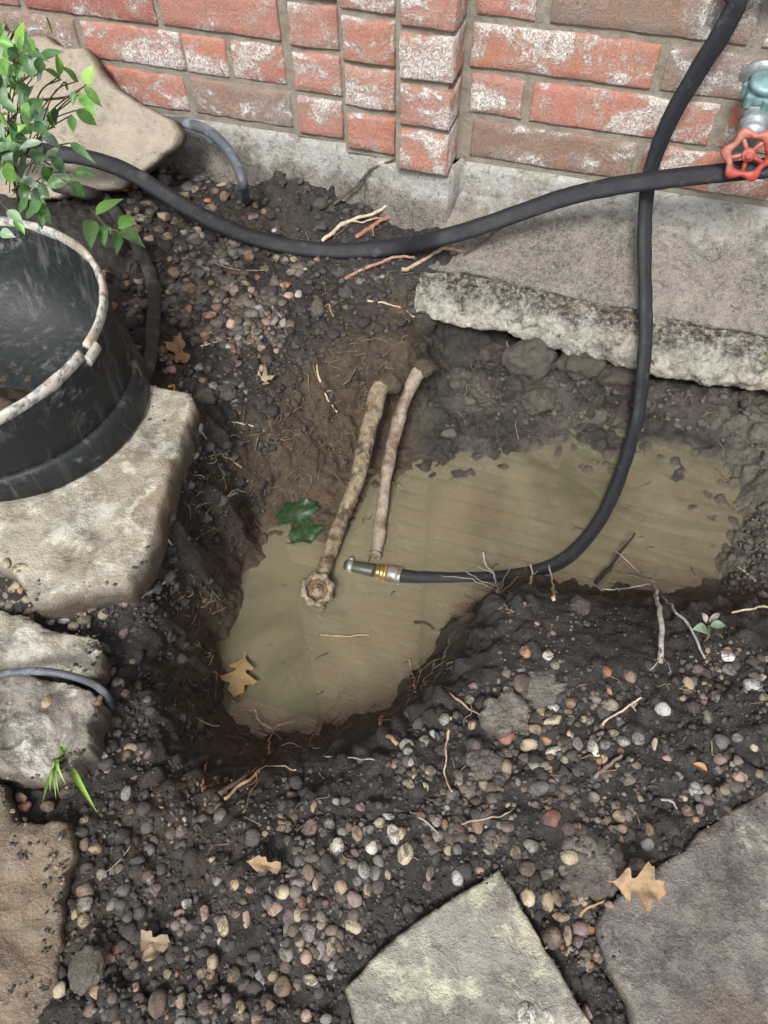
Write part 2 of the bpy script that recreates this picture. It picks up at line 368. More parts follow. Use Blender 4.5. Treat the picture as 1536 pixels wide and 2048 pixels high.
# ------------------------------------------------------------------ terrain heights: (photo x, photo y, height there)
CP = [(330,350,-.045),(480,420,-.075),(400,450,-.06),(560,350,-.01),(640,380,-.02),(760,385,-.02),(820,405,-.035),(880,455,-.010),(850,470,-.014),(885,490,-.028),(912,500,-.040),(930,500,-.045),(800,480,-.075),
(650,470,-.07),(700,430,-.035),(560,520,-.09),(640,560,-.10),(740,560,-.115),(812,565,-.125),(640,620,-.11),(560,620,-.1),(450,560,-.08),
(330,560,-.06),(250,480,-.05),(220,600,-.05),(300,740,-.03),(400,700,-.06),(500,700,-.085),(620,700,-.13),(520,780,-.095),(430,860,-.07),(400,800,-.055),
(392,868,.0),(374,948,.0),(350,1030,.0),(320,1115,-.004),(280,1192,-.008),(398,832,-.004),(372,880,-.004),(357,940,-.002),(334,1020,-.004),(302,1110,-.008),(262,1182,-.012),(386,815,-.008),(440,860,-.05),(428,960,-.07),(402,1050,-.085),(360,1160,-.085),(740,650,-.135),(812,690,-.17),(720,700,-.15),
(470,900,-.14),(560,870,-.19),(640,800,-.20),(700,770,-.21),(760,740,-.21),(820,740,-.22),(420,1050,-.17),(350,1180,-.13),(340,1300,-.13),(365,1420,-.14),(420,1500,-.16),(520,1530,-.13),
(650,880,-.29),(560,960,-.29),(490,1030,-.325),(440,1150,-.31),(400,1250,-.28),(395,1350,-.28),(425,1450,-.29),(520,1498,-.31),(720,840,-.32),(800,860,-.335),(850,800,-.31),
(470,1085,-.362),(540,1066,-.362),(600,1080,-.358),(436,1180,-.362),(428,1300,-.362),(444,1410,-.362),(520,1482,-.362),(640,1472,-.36),(490,1160,-.385),(480,1250,-.39),(478,1350,-.39),(500,1430,-.388),(545,1100,-.376),(560,1450,-.385),(780,1420,-.36),(870,1320,-.36),(930,1235,-.36),(1000,1175,-.362),(1180,1195,-.362),(1330,1195,-.36),(1420,1160,-.36),(1490,1060,-.36),(1500,975,-.36),(1400,892,-.36),(1250,850,-.36),(1100,868,-.36),(1000,905,-.36),(870,922,-.36),(800,925,-.36),(700,965,-.357),(690,1050,-.358),
(600,1020,-.350),(640,1080,-.356),(575,1000,-.34),
(600,1300,-.405),(520,1200,-.39),(720,1250,-.405),(650,1400,-.395),(850,1200,-.40),(900,1050,-.39),(1050,1000,-.385),(1200,1000,-.378),(1300,1080,-.378),(1400,1000,-.370),(780,1000,-.37),
(885,690,-.345),(960,700,-.335),(900,770,-.335),(900,860,-.345),(1000,735,-.315),(1100,760,-.305),(1100,830,-.345),(1000,820,-.335),(1250,790,-.31),(1250,825,-.345),(1400,810,-.31),(1470,880,-.335),(1536,830,-.29),(1536,950,-.305),(1536,1050,-.30),(1536,1140,-.28),(1470,1160,-.33),
(1000,655,-.34),(900,640,-.33),(1200,722,-.35),(1400,765,-.35),(1600,790,-.29),(1700,900,-.25),(1700,1100,-.2),
(1536,1225,-.10),(1400,1228,-.07),(1250,1222,-.06),(1150,1200,-.06),(1050,1190,-.06),(985,1215,-.055),(920,1315,-.045),(850,1405,-.035),(760,1478,-.025),(640,1535,-.035),(560,1545,-.05),(480,1570,-.04),(380,1560,-.05),(310,1400,-.06),(280,1280,-.055),
(1536,1400,0),(1300,1400,0),(1100,1350,-.01),(1000,1300,-.025),(1000,1500,0),(768,1600,0),(768,1800,0),(768,2000,0),(300,1700,-.01),(200,1500,-.03),(240,1400,-.04),(230,1250,-.035),(0,2048,0),(1536,2048,0),(300,2048,0),(0,1700,-.01),(1536,1700,0),(1150,1700,.004),(550,1700,0),(0,1300,-.02),(100,1000,-.02),(100,800,-.02),(1100,1950,-.004)]
cp = np.array([onH(*c) for c in CP])
extra = [np.array(t_) for t_ in ((1.0, .2, -.02), (1.0, .45, -.02), (1.0, .7, -.025), (1.0, .95, -.03), (1.0, 1.25, -.03), (.82, .9, -.10), (.8, 1.15, -.12), (-1.3, .3, -.03), (-1.3, .8, -.03), (-.6, -.25, -.02), (.6, -.25, -.02))]+[W(-.2, 1.32, -.22), W(.1, 1.32, -.22), W(.4, 1.32, -.22), W(.7, 1.3, -.18), W(-.45, 1.32, -.05), W(-.6, 1.32, -.02), W(-.8, 1.3, -.06), W(-1.1, 1.25, -.06), W(-1.1, 1.0, -.04), W(-1.1, .7, -.02), W(-.9, .4, -.01),
         W(.8, .8, -.05), W(.9, .4, 0), W(.6, .05, 0), W(-.5, -.1, 0), W(.2, -.2, 0), W(-.8, .1, 0), W(-1.3, 1.4, -.05), W(.0, 1.6, -.2), W(1.0, 1.5, -.2), W(-.6, 1.6, -.05)]
cp = np.vstack([cp, extra])
KD = np.sqrt(((cp[:, None, :2]-cp[None, :, :2])**2).sum(-1)+1e-5)
A = np.zeros((len(cp)+1, len(cp)+1)); A[:-1, :-1] = KD - np.eye(len(cp))*.0015; A[-1, :-1] = 1; A[:-1, -1] = 1
coef = np.linalg.solve(A, np.r_[cp[:, 2], 0])
def hbase(xy):
    xy = np.asarray(xy, float); sh = xy.shape[:-1]; q = xy.reshape(-1, 2); out = np.empty(len(q))
    for k in range(0, len(q), 40000):
        d = np.sqrt(((q[k:k+40000, None, :]-cp[None, :, :2])**2).sum(-1)+1e-5); out[k:k+40000] = d @ coef[:-1]+coef[-1]
    return out.reshape(sh)
X0, X1, Y0, Y1, ST = -1.30, 1.00, -0.25, 1.62, 0.0036
gx = np.arange(X0, X1, ST); gy = np.arange(Y0, Y1, ST); NX, NY = len(gx), len(gy)
GX, GY = np.meshgrid(gx, gy, indexing='ij')
HB = hbase(np.stack([GX, GY], -1))
bl = HB                                                                # light smoothing of the control surface
for _ in range(3):
    q = np.pad(bl, 1, mode='edge'); bl = (q[1:-1, 1:-1]*4+q[2:, 1:-1]+q[:-2, 1:-1]+q[1:-1, 2:]+q[1:-1, :-2])/8
HB = bl
pxs, pys = projv(np.stack([GX, GY, np.full_like(HB, .015)], -1)); under = np.zeros_like(HB)
for sp in SLABS: under = np.maximum(under, inside(sp, pxs, pys)*1.0)
for _ in range(4):
    q = np.pad(under, 1, mode='edge'); under = np.minimum(under, (q[1:-1, 1:-1]*4+q[2:, 1:-1]+q[:-2, 1:-1]+q[1:-1, 2:]+q[1:-1, :-2])/8)
HB = np.minimum(HB, .012-.022*under) - under*.010
P3 = np.stack([GX, GY, HB], -1)
gxd, gyd = np.gradient(HB, ST); nrm = np.stack([-gxd, -gyd, np.ones_like(HB)], -1); nrm /= np.linalg.norm(nrm, axis=-1)[..., None]
pxg, pyg = projv(P3)
silt = sstep(WATER-.002, WATER-.016, HB + fbm(P3, 18, 5, 3)*.012)*(1-.8*sstep(1180, 1330, pxg)*sstep(-.25, .2, fbm(P3, 16, 4, 91)))
surf = sstep(-.16, -.05, HB)
wd, wr_ = worley(P3 + fbm(P3, 30, 2, 60)[..., None]*.008, 38, 5)
wd2, wr2 = worley(P3 + fbm(P3, 60, 2, 61)[..., None]*.004, 85, 9)
clod = np.clip(.62-wd, 0, 1)*(wr_ > .45)*.022*(0.35+wr_) + np.clip(.6-wd2, 0, 1)*(wr2 > .35)*.010
cm = sstep(-.15, .25, fbm(P3, 7, 3, 11))                               # loose ground here, trodden ground there
backw = sstep(.05, .2, HB*0 + (pxg > 840)*1.0)*sstep(-.135, -.175, HB)*(pyg < 960)
disp = fbm(P3, 14, 4, 21)*.012 + fbm(P3, 48, 3, 31)*.005 + fbm(P3, 130, 2, 41)*.0022 + clod*(.35+.65*cm)*(1+1.6*backw*sstep(1340, 1200, pxg))+ backw*fbm(P3, 20, 3, 95)*.014
leftw = sstep(880, 800, pxg)*sstep(-.075, -.124, HB); disp = disp*(1-.62*leftw)+leftw*(fbm(P3, 60, 4, 97)*.006+clod*.35)
disp = disp*(1-.86*silt) + silt*(fbm(P3*np.array([1, 1, 0]), 14, 3, 77)*.003)
disp = disp*(1-.8*under)
VT = P3 + nrm*disp[..., None]
clay = np.clip(sstep(-.087, -.142, HB + fbm(P3, 20, 3, 51)*.03)*(1-silt)*(.55+.6*fbm(P3, 12, 3, 52)+.35*(pxg < 800)), 0, 1)
greym = np.clip(backw*(.25+1.1*fbm(P3, 18, 3, 53)) + sstep(1380, 1480, pxg)*sstep(-.117, -.166, HB)*.7*(pyg < 1180), 0, 1)*(1-silt)
clay = np.maximum(clay*(1-.75*backw), .8*leftw*(1-silt)); clay = np.maximum(clay, .35*sstep(.1, .4, fbm(P3, 5, 3, 57))*sstep(900, 500, pxg))
ground = mesh_obj('ground', VT.reshape(-1, 3), grid_faces(NX, NY), SOIL, attrs={'silt': silt.ravel(), 'clay': clay.ravel(), 'grey': greym.ravel()})
tag(ground, 'dark muddy soil with a dug hole', None, None, 'structure')
HT = HB + disp*nrm[..., 2]
def hgt(x, y, a=None):
    a = HT if a is None else a
    fx = np.clip((np.asarray(x)-X0)/ST, 0, NX-1.001); fy = np.clip((np.asarray(y)-Y0)/ST, 0, NY-1.001)
    i = fx.astype(int); j = fy.astype(int); u = fx-i; v = fy-j
    return a[i, j]*(1-u)*(1-v)+a[i+1, j]*u*(1-v)+a[i, j+1]*(1-u)*v+a[i+1, j+1]*u*v
def hit(px, py):
    """first meeting of a view ray with the soil"""
    d = ray(px, py); t = np.linspace(.55, 2.4, 900); X = O+d*t[:, None]; g = hgt(X[:, 0], X[:, 1]); b = X[:, 2] < g
    k = int(np.argmax(b)) if b.any() else 899
    Y = onP(px, py, W(0, 1.153, -.080), N_*-.665+UPN*.96); uu = float(Y @ E_); dn_ = float(Y @ N_)
    if -.28 < uu < 1.4 and 1.155 < dn_ < 1.29 and (Y-O) @ fwd < t[k]: return Y+UPN*.003
    return np.array([X[k, 0], X[k, 1], hgt(X[k, 0], X[k, 1])])
UPN = np.array([0, 0, 1.0])
def snormal(X):
    i = int(np.clip((X[0]-X0)/ST, 0, NX-1)); j = int(np.clip((X[1]-Y0)/ST, 0, NY-1)); return nrm[i, j]
# the ground goes on round the dug bed
ex = np.array([-40, -12, -4, -1.9, X0+.03, X1-.03, 1.9, 4, 12, 40]); ey = np.array([-40, -12, -4, -1.2, Y0+.03, Y1-.03, 2.4, 5, 12, 40])
ev = np.array([[x, y, -.03 if (i in (4, 5) or j in (4, 5)) else -.02] for i, x in enumerate(ex) for j, y in enumerate(ey)])
ef = [[i*10+j, (i+1)*10+j, (i+1)*10+j+1, i*10+j+1] for i in range(9) for j in range(9) if not (i == 4 and j == 4)]
og = mesh_obj('surrounding_ground', ev, ef, SOIL, attrs={'silt': np.zeros(100), 'clay': np.full(100, .3), 'grey': np.zeros(100)})
tag(og, 'bare garden soil running on past the bed', None, None, 'structure')
water = mesh_obj('water', [[-.62, .28, WATER], [.74, .28, WATER], [.74, 1.24, WATER], [-.62, 1.24, WATER]], [[0, 1, 2, 3]], WATERM, smooth=False)
tag(water, 'murky tan water standing in the bottom of the hole', None, None, 'structure')

# ------------------------------------------------------------------ house wall
wall = tag(empty('brick_wall', (0, 0, 0), -TH), 'red brick house wall with worn whitewash and a stepped pilaster', 'wall')
V0, CH, BH = .083, .075, .0638
def brick_mesh(u0, u1, z0, z1, D, back, k):
    w_, h_ = u1-u0, z1-z0; nu = max(5, int(w_/.016)); nv = 6
    e1, e2 = 1-.005/w_, 1-.005/h_; a = np.r_[-1, np.linspace(-e1, e1, nu), 1]; b = np.r_[-1, np.linspace(-e2, e2, nv), 1]; nu += 2; nv += 2; Aa, Bb = np.meshgrid(a, b, indexing='ij')
    x = Aa*w_/2; z = Bb*h_/2
    ed = np.minimum(w_/2-abs(x), h_/2-abs(z)); pt = np.stack([x+k*3.1, x*0+k*1.7, z], -1)
    y = np.where(ed < .001, .0022, 0)+fbm(pt, 22, 3, 5)*.0026
    x = x+fbm(pt, 35, 2, 8)*.003*(abs(Aa) > .99); z = z+fbm(pt, 30, 2, 9)*.0032*(abs(Bb) > .99)
    Vf = np.stack([x, y, z], -1).reshape(-1, 3); Fc = grid_faces(nu, nv).tolist()
    # walls back into the mortar
    loop = [i*nv for i in range(nu)]+[(nu-1)*nv+j for j in range(1, nv)]+[i*nv+nv-1 for i in range(nu-2, -1, -1)]+[j for j in range(nv-2, 0, -1)]
    n0 = len(Vf); Vb = Vf[loop].copy(); Vb[:, 1] = back-D
    Fc += [[loop[i], n0+i, n0+(i+1) % len(loop), loop[(i+1) % len(loop)]] for i in range(len(loop))]
    return np.vstack([Vf, Vb]), [f[::-1] for f in Fc] if False else Fc
RED, ORG, PNK, BRN, DRD, GBR = (.43, .135, .092), (.46, .165, .098), (.45, .185, .145), (.18, .115, .085), (.29, .062, .052), (.20, .15, .12)
nb_ = [0]
def brick(u0, u1, row, D, col, amt, back=1.315, dz=0.0, tall=None):
    nb_[0] += 1; k = nb_[0]
    z0 = V0+row*CH+dz; z1 = z0+(tall or BH)
    j = random.uniform(-.0015, .0015)
    V, Fc = brick_mesh(u0, u1, z0, z1, D+j, back, k)
    o = mesh_obj('brick', V, Fc, BRICK, wall); o.location = ((u0+u1)/2, D+j, (z0+z1)/2+random.uniform(-.001, .001))
    c = np.array(col)*random.uniform(.9, 1.1); o.color = (*c, amt)
    return o
DW = 1.297
for u0, u1, row, c, a in [(-.254, .028, 0, BRN, .42), (.040, .325, 0, ORG, .62), (.338, .62, 0, RED, .5), (.632, .92, 0, ORG, .5),
    (-.261, -.174, 1, PNK, .72), (-.157, .133, 1, RED, .72), (.153, .44, 1, RED, .62), (.452, .74, 1, BRN, .4),
    (-.266, .024, 2, ORG, .62), (.036, .32, 2, GBR, .55), (.332, .62, 2, RED, .6), (.632, .92, 2, PNK, .6),
    (-.264, -.171, 3, PNK, .6), (-.150, .143, 3, GBR, .5), (.163, .45, 3, ORG, .66), (.462, .75, 3, RED, .5),
    (-.264, .024, 4, RED, .6), (.036, .32, 4, RED, .55), (.332, .62, 4, BRN, .5)]:
    brick(u0, u1, row, DW, c, a)
for u0, u1, row, c, a in [(-.797, -.597, 0, GBR, .48), (-1.085, -.812, 0, RED, .48), (-1.37, -1.10, 0, BRN, .4),
    (-.702, -.600, 1, RED, .70), (-.797, -.713, 1, ORG, .66), (-1.002, -.800, 1, RED, .68), (-1.29, -1.017, 1, GBR, .5),
    (-.826, -.600, 2, PNK, .42), (-1.11, -.838, 2, DRD, .42), (-1.40, -1.122, 2, PNK, .6),
    (-.702, -.600, 3, RED, .5), (-.99, -.714, 3, DRD, .3), (-1.28, -1.002, 3, RED, .5),
    (-.826, -.600, 4, RED, .5), (-1.11, -.838, 4, RED, .5), (-1.40, -1.122, 4, PNK, .5)]:
    brick(u0, u1, row, DW, c, a)
for row in range(5):
    lean = .006*row
    brick(-.580-lean*.0, -.492, row, 1.288, PNK, (.5, .66, .7, .5, .6)[row])
    brick(-.474, -.384, row, 1.258, (RED, PNK, ORG, PNK, RED)[row], (.58, .60, .66, .64, .6)[row])
    brick(-.366, -.280, row, 1.227, (ORG, PNK, ORG, PNK, RED)[row], (.60, .58, .68, .72, .62)[row], dz=-.006 if row == 0 else 0, tall=.07 if row == 0 else None)
# mortar body round the added openings, then the courses above the picture
HOLES = [(-2.2, -.80, .80, 2.70), (-.80, -.536, 1.06, 1.40)]; ZT = 3.32          # unseen openings added so the water mirrors foliage and sky, (u0, u1, z0, z1)
def boxes(bs):
    parts = []
    for (a, b, c, d, e, f) in bs:
        parts.append(([[x, y, z] for x in (a, b) for y in (c, d) for z in (e, f)], [[0, 1, 3, 2], [4, 6, 7, 5], [0, 4, 5, 1], [2, 3, 7, 6], [0, 2, 6, 4], [1, 5, 7, 3]]))
    return merge(parts)
MD = 1.3015
V, Fc = boxes([(-3, -2.2, MD, 1.335, .07, ZT), (-2.2, -.80, MD, 1.335, .07, .80), (-2.2, -.80, MD, 1.335, 2.70, ZT), (-.80, -.536, MD, 1.335, .07, 1.06), (-.80, -.536, MD, 1.335, 1.40, ZT), (-.536, 2.6, MD, 1.335, .07, ZT),
               (-.588, -.482, 1.294, MD-.0002, .072, ZT), (-.4795, -.377, 1.2655, MD-.0002, .072, ZT), (-.3745, -.2865, 1.235, MD-.0002, .072, ZT)])
o = mesh_obj('mortar', V, Fc, MORTAR, wall, smooth=False)
bm = bmesh.new(); bm.from_mesh(o.data); bmesh.ops.subdivide_edges(bm, edges=[e for e in bm.edges if e.calc_length() > .5], cuts=1); bm.to_mesh(o.data); bm.free()
parts, cols = [], []
for row in range(5, 43):
    z0 = V0+row*CH; off = .0 if row % 2 else .1475
    spans = [(-3+off+.295*k, -3+off+.295*k+.284) for k in range(-1, 19)]
    for (a, b) in spans:
        for (lo, hi) in ((-2.99, -.597), (-.262, 2.59)):
            u0, u1 = max(a, lo), min(b, hi)
            if u1-u0 < .03: continue
            for (h0, h1, y0, y1) in HOLES:
                if z0+BH > y0 and z0 < y1 and u1 > h0 and u0 < h1:
                    if u0 < h0 and h0 == -2.2: u1 = h0
                    elif u1 > h1: u0 = h1
                    else: u1 = u0
            if u1-u0 < .03: continue
            parts.append(boxes([(u0, u1, DW+random.uniform(-.001, .001), MD+.01, z0, z0+BH)])); cols.append(random.choice([RED, ORG, PNK, RED, GBR, DRD]))
    for (u0, u1, D) in ((-.535, -.492, 1.288), (-.474, -.384, 1.258), (-.366, -.280, 1.227)) if 1.06 < z0+BH and z0 < 1.40 else ((-.580, -.492, 1.288), (-.474, -.384, 1.258), (-.366, -.280, 1.227)):
        parts.append(boxes([(u0, u1, D, MD+.01, z0, z0+BH)])); cols.append(random.choice([RED, ORG, PNK]))
for row in range(0, 5):                                             # courses beside the picture
    z0 = V0+row*CH; off = .0 if row % 2 else .1475
    for k in range(-1, 19):
        for lo, hi in ((-2.99, -1.415), (.935, 2.59)):
            u0, u1 = max(-3+off+.295*k, lo), min(-3+off+.295*k+.284, hi)
            if u1-u0 > .03: parts.append(boxes([(u0, u1, DW, MD+.01, z0, z0+BH)])); cols.append(random.choice([RED, ORG, PNK, GBR]))
V, Fc = merge(parts)
o = mesh_obj('upper_bricks', V, Fc, BRICKU, wall, smooth=False, attrs={'pcol': np.repeat(np.array(cols), 8, axis=0)}); o['kind'] = 'stuff'

# ------------------------------------------------------------------ foundation: stem under the wall, rough lip at its foot
fnd = tag(empty('house_foundation', (0, 0, 0), -TH), 'stained grey concrete foundation under the brick wall, undercut by the hole', 'foundation')
nu, nv = 420, 44
u = np.linspace(-3, 2.6, nu); u = np.concatenate([np.linspace(-3, -1.3, 20)[:-1], np.linspace(-1.3, .62, 380), np.linspace(.62, 2.6, 20)[1:]]); nu = len(u)
z = np.linspace(.076, -.34, nv); UU, ZZ = np.meshgrid(u, z, indexing='ij')
pt = np.stack([UU, UU*0, ZZ], -1)
DD = 1.2935 + fbm(pt, 9, 4, 3)*.005 + fbm(pt, 45, 3, 4)*.0025 - .006*sstep(.02, -.03, ZZ+fbm(pt, 8, 3, 8)*.02)
DD[:, 0] += .03
pz = sstep(-.60, -.575, UU)*sstep(-.262, -.278, UU)                 # the pilaster's own stem stands forward
DD -= pz*.052*sstep(-.60, -.30, UU)*1.0 - pz*.0
stem = mesh_obj('stem_wall', np.stack([UU, DD, ZZ], -1).reshape(-1, 3), grid_faces(nu, nv).tolist(), STEM, fnd)
# lip: profile swept along the wall
prof = np.array([(1.31, .022), (1.288, .010), (1.25, -.018), (1.20, -.050), (1.163, -.074), (1.153, -.086), (1.146, -.089), (1.132, -.097), (1.121, -.112), (1.115, -.132), (1.116, -.148), (1.126, -.158), (1.15, -.166), (1.20, -.175), (1.31, -.182)])
prof = resample(catmull(prof, 130), 130); KS = int(np.argmin(np.abs(prof[:, 0]-1.156)+(prof[:, 1] < -.1)*9))
u = np.concatenate([np.linspace(-.300, .60, 330), np.linspace(.60, 1.6, 20)[1:]]); nu = len(u)
UU, K = np.meshgrid(u, np.arange(130), indexing='ij'); D0 = prof[K, 0]; Z0 = prof[K, 1]
pt = np.stack([UU, D0, Z0], -1)
drop = np.interp(UU, [-.32, -.25, -.14, .0, .066, .26, .38, .6, 1.6], [.008, .006, .002, -.012, -.021, -.022, -.010, 0, 0])
wgt = sstep(-.10, -.15, Z0)
seam = np.interp(UU, [-.32, -.06, .13, .35, .6], [.014, .006, .0, -.004, -.006])*sstep(1.29, 1.18, D0)
ns = fbm(pt, 16, 5, 70)*.015 + fbm(pt, 60, 3, 71)*.008 + np.abs(fbm(pt, 140, 2, 72))*.005
face = sstep(-.07, -.092, Z0)
DL = D0 - ns*face + .014*np.exp(-((K-KS-2)/3.0)**2); ZN = (fbm(pt, 7, 4, 171)*.008+fbm(pt, 40, 3, 172)*.0025)*(1-face); ZL = Z0 + drop*wgt + seam*(1-wgt) + ZN + fbm(pt, 22, 4, 75)*.008*face + fbm(np.stack([UU, UU*0, UU*0], -1), 14, 4, 78)*.014*wgt
notch = np.exp(-((UU-.355)/.02)**2-((Z0+.125)/.02)**2)*.03; DL += notch
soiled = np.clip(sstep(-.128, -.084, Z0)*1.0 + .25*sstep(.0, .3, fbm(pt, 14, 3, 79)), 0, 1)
VV = np.stack([UU, DL, ZL], -1)
mesh_obj('footing_slope', VV[:, :KS+1].reshape(-1, 3), grid_faces(nu, KS+1), STEM, fnd)
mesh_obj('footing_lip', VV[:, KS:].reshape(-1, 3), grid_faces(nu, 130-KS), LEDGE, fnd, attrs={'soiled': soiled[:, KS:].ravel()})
endv = VV[0]; mesh_obj('footing_end', np.vstack([endv, [[-.300, 1.31, -.08]]]), [[i, i+1, 130] for i in range(129)], LEDGE, fnd, attrs={'soiled': np.ones(131)})

# ------------------------------------------------------------------ flagstones
def stone(name, poly, c, n, thick, mat, label, cat, seed=0, rough=.004, bevel=.012, dome=0.0, jag=.009, ring=64, seg=260):
    n = np.asarray(n, float); n /= np.linalg.norm(n); c = np.asarray(c, float)
    pts = np.array([onP(x, y, c, n) for x, y in poly])
    ax = np.cross(n, [0, 1, 0]);
    if np.linalg.norm(ax) < .1: ax = np.cross(n, [1, 0, 0])
    ax /= np.linalg.norm(ax); ay = np.cross(n, ax)
    q = np.stack([(pts-c) @ ax, (pts-c) @ ay], 1); q = np.vstack([q, q[:1]]); q = resample(q, seg+1)[:-1]
    cen = q.mean(0)
    p3 = np.c_[q, np.full(seg, seed*1.0)]
    dirs = q-cen; ln = np.linalg.norm(dirs, axis=1)[:, None]; dirs = dirs/ln
    q = q+dirs*(fbm(p3, 22, 5, seed, .62)*jag*1.3)[:, None]
    ln = np.linalg.norm(q-cen, axis=1)[:, None]
    rows, hs = [], []
    for k in range(1, ring+1):
        f = (k/ring)**.8; rr = ln*f; xy = cen+dirs*rr; ed = (ln-rr)[:, 0]
        g3 = np.c_[xy, np.full(seg, seed*2.3)]; lay = fbm(g3, 7, 4, seed+5)*2.6; lay = np.floor(lay)+sstep(.0, .22, lay-np.floor(lay))
        h = fbm(g3, 12, 5, seed+1)*rough + fbm(g3, 60, 4, seed+7)*rough*.35 + lay*rough*.55 - .004*np.clip(fbm(g3, 22, 3, seed+8), 0, 1)*np.exp(-ed/.03) + dome*(1-f*f) - bevel*np.exp(-ed/(bevel*.6))*.6
        rows.append(xy); hs.append(h)
    for d, ex_ in ((.35, .0025), (.7, .001), (1.0, -.004)):
        rows.append(q+dirs*(ex_+fbm(np.c_[q, np.full(seg, d*9)], 45, 3, seed+3)*.004)[:, None] if np.ndim(ex_) else q+dirs*(fbm(np.c_[q, np.full(seg, d*9)], 45, 3, seed+3)*.004+ex_)[:, None]); hs.append(-bevel*.6-thick*d*np.ones(seg))
    XY = np.array(rows); HH = np.array(hs)
    V = c+ax*XY[..., 0:1]+ay*XY[..., 1:2]+n*HH[..., None]
    nr = len(rows); V = V.reshape(-1, 3); cv = c+ax*cen[0]+ay*cen[1]+n*(dome+float(hs[0].mean()))
    Fc = []
    for k in range(nr-1):
        for j in range(seg):
            j2 = (j+1) % seg; Fc.append([k*seg+j, (k+1)*seg+j, (k+1)*seg+j2, k*seg+j2])
    V = np.vstack([V, cv]); Fc += [[len(V)-1, j, (j+1) % seg] for j in range(seg)]
    if np.cross(ax, ay) @ n < 0: Fc = [f[::-1] for f in Fc]
    sd_ = np.zeros(len(V)); sd_[(ring-2)*seg:(ring)*seg] = .35; sd_[ring*seg:nr*seg] = 1.0
    o = mesh_obj(name, V, Fc, mat, attrs={'side': sd_}); tag(o, label, cat, 'garden flagstones' if cat == 'flagstone' else None)
    return o
UPN = np.array([0, 0, 1.0])
ST_pot = mat_stone('limestone_pale', (.21, .185, .135), (.44, .41, .33), (.54, .53, .45), .62, .75, (.20, .15, .09))
ST_lean = mat_stone('sandstone_tan', (.27, .23, .175), (.36, .32, .255), None, 0, .22, (.31, .245, .17))
ST_dark = mat_stone('slab_brown_grey', (.062, .054, .047), (.185, .168, .148), (.36, .34, .29), .42, .85, (.13, .105, .085))
ST_lich = mat_stone('slab_lichen', (.13, .125, .108), (.30, .285, .24), (.50, .48, .36), .8, .35)
ST_brn = mat_stone('slab_brown', (.10, .075, .05), (.21, .16, .11), None, 0, .7, (.23, .18, .11))
ST_wht = mat_stone('rock_lichen', (.12, .105, .085), (.28, .25, .21), (.52, .50, .45), .75, .9)
ST_mud = mat_stone('rock_mud', (.045, .038, .032), (.12, .105, .088), (.2, .18, .14), .3, .8)
stone('flagstone', SLABS[0], onZ(150, 1000, .035), UPN, .06, ST_pot, 'pale limestone flagstone under the black pot', 'flagstone', 11, .006, .005, .0, .0045)
stone('flagstone', SLABS[1], onZ(60, 1290, .012), UPN, .06, ST_pot, 'pale stone by the left edge just below the pot flagstone', 'flagstone', 12, .008, .007, .002)
stone('rock', SLABS[2], onZ(40, 1450, .015), UPN, .06, ST_wht, 'rough rock blotched with white lichen beneath the thin cable', 'rock', 13, .013, .005, .002, .012)
stone('flagstone', SLABS[3], onZ(40, 1800, .011), UPN, .06, ST_brn, 'brown muddy flagstone at the lower left edge', 'flagstone', 14, .008, .007, .002)
stone('flagstone', SLABS[4], onZ(900, 1950, .016), UPN, .05, ST_lich, 'pointed flagstone with yellow grey lichen at the bottom centre', 'flagstone', 15, .004, .004, .0, .004)
stone('flagstone', SLABS[5], onZ(1400, 1900, .011), UPN, .05, ST_dark, 'large dark grey brown slab filling the lower right corner', 'flagstone', 16, .004, .004, .0, .004)
LN = N_*(-.21)+np.array([0, 0, .14]); LN /= np.linalg.norm(LN); LC = W(-.95, 1.27-.0933, .06)
stone('flagstone', [(-160, 30), (0, 66), (60, 66), (92, 76), (128, 92), (168, 96), (197, 142), (230, 178), (268, 202), (340, 240), (358, 264), (350, 290), (290, 340), (236, 380), (180, 384), (60, 400), (-160, 400)], LC, LN, .035, ST_lean, 'large tan flagstone leaning on its edge against the brick wall', 'flagstone', 17, .007, .005, .0, .006)
for k, (poly, zz, lab) in enumerate([
    ([(1110, 1690), (1150, 1655), (1232, 1658), (1262, 1700), (1256, 1760), (1210, 1792), (1150, 1772), (1112, 1732)], .014, 'broad mud caked rock between the two front slabs'),
    ([(1045, 1352), (1110, 1338), (1152, 1360), (1146, 1402), (1082, 1420), (1038, 1392)], .004, 'flat greenish grey rock half buried near the hole'),
    ([(972, 1412), (1010, 1395), (1050, 1420), (1045, 1455), (1000, 1470), (970, 1450)], .004, 'flat yellowish rock half buried beside tan pebbles'),
    ([(1318, 1455), (1360, 1440), (1392, 1465), (1385, 1500), (1340, 1510), (1315, 1488)], .006, 'flat blue grey rock half buried in the right gravel'),
    ([(935, 1500), (985, 1490), (1010, 1530), (1000, 1572), (950, 1580), (925, 1545)], .004, 'flat charcoal rock half buried in the centre gravel'),
    ([(1245, 1525), (1290, 1510), (1325, 1540), (1300, 1580), (1250, 1575)], .006, 'flat brown grey rock half buried above the large slab')]):
    c = onZ(*np.mean(poly, 0), zz+.004)
    stone('rock', poly, c-UPN*.007, UPN, .025, ST_mud, lab, 'rock', 30+k, .010, .006, .004, .016, 22, 110)

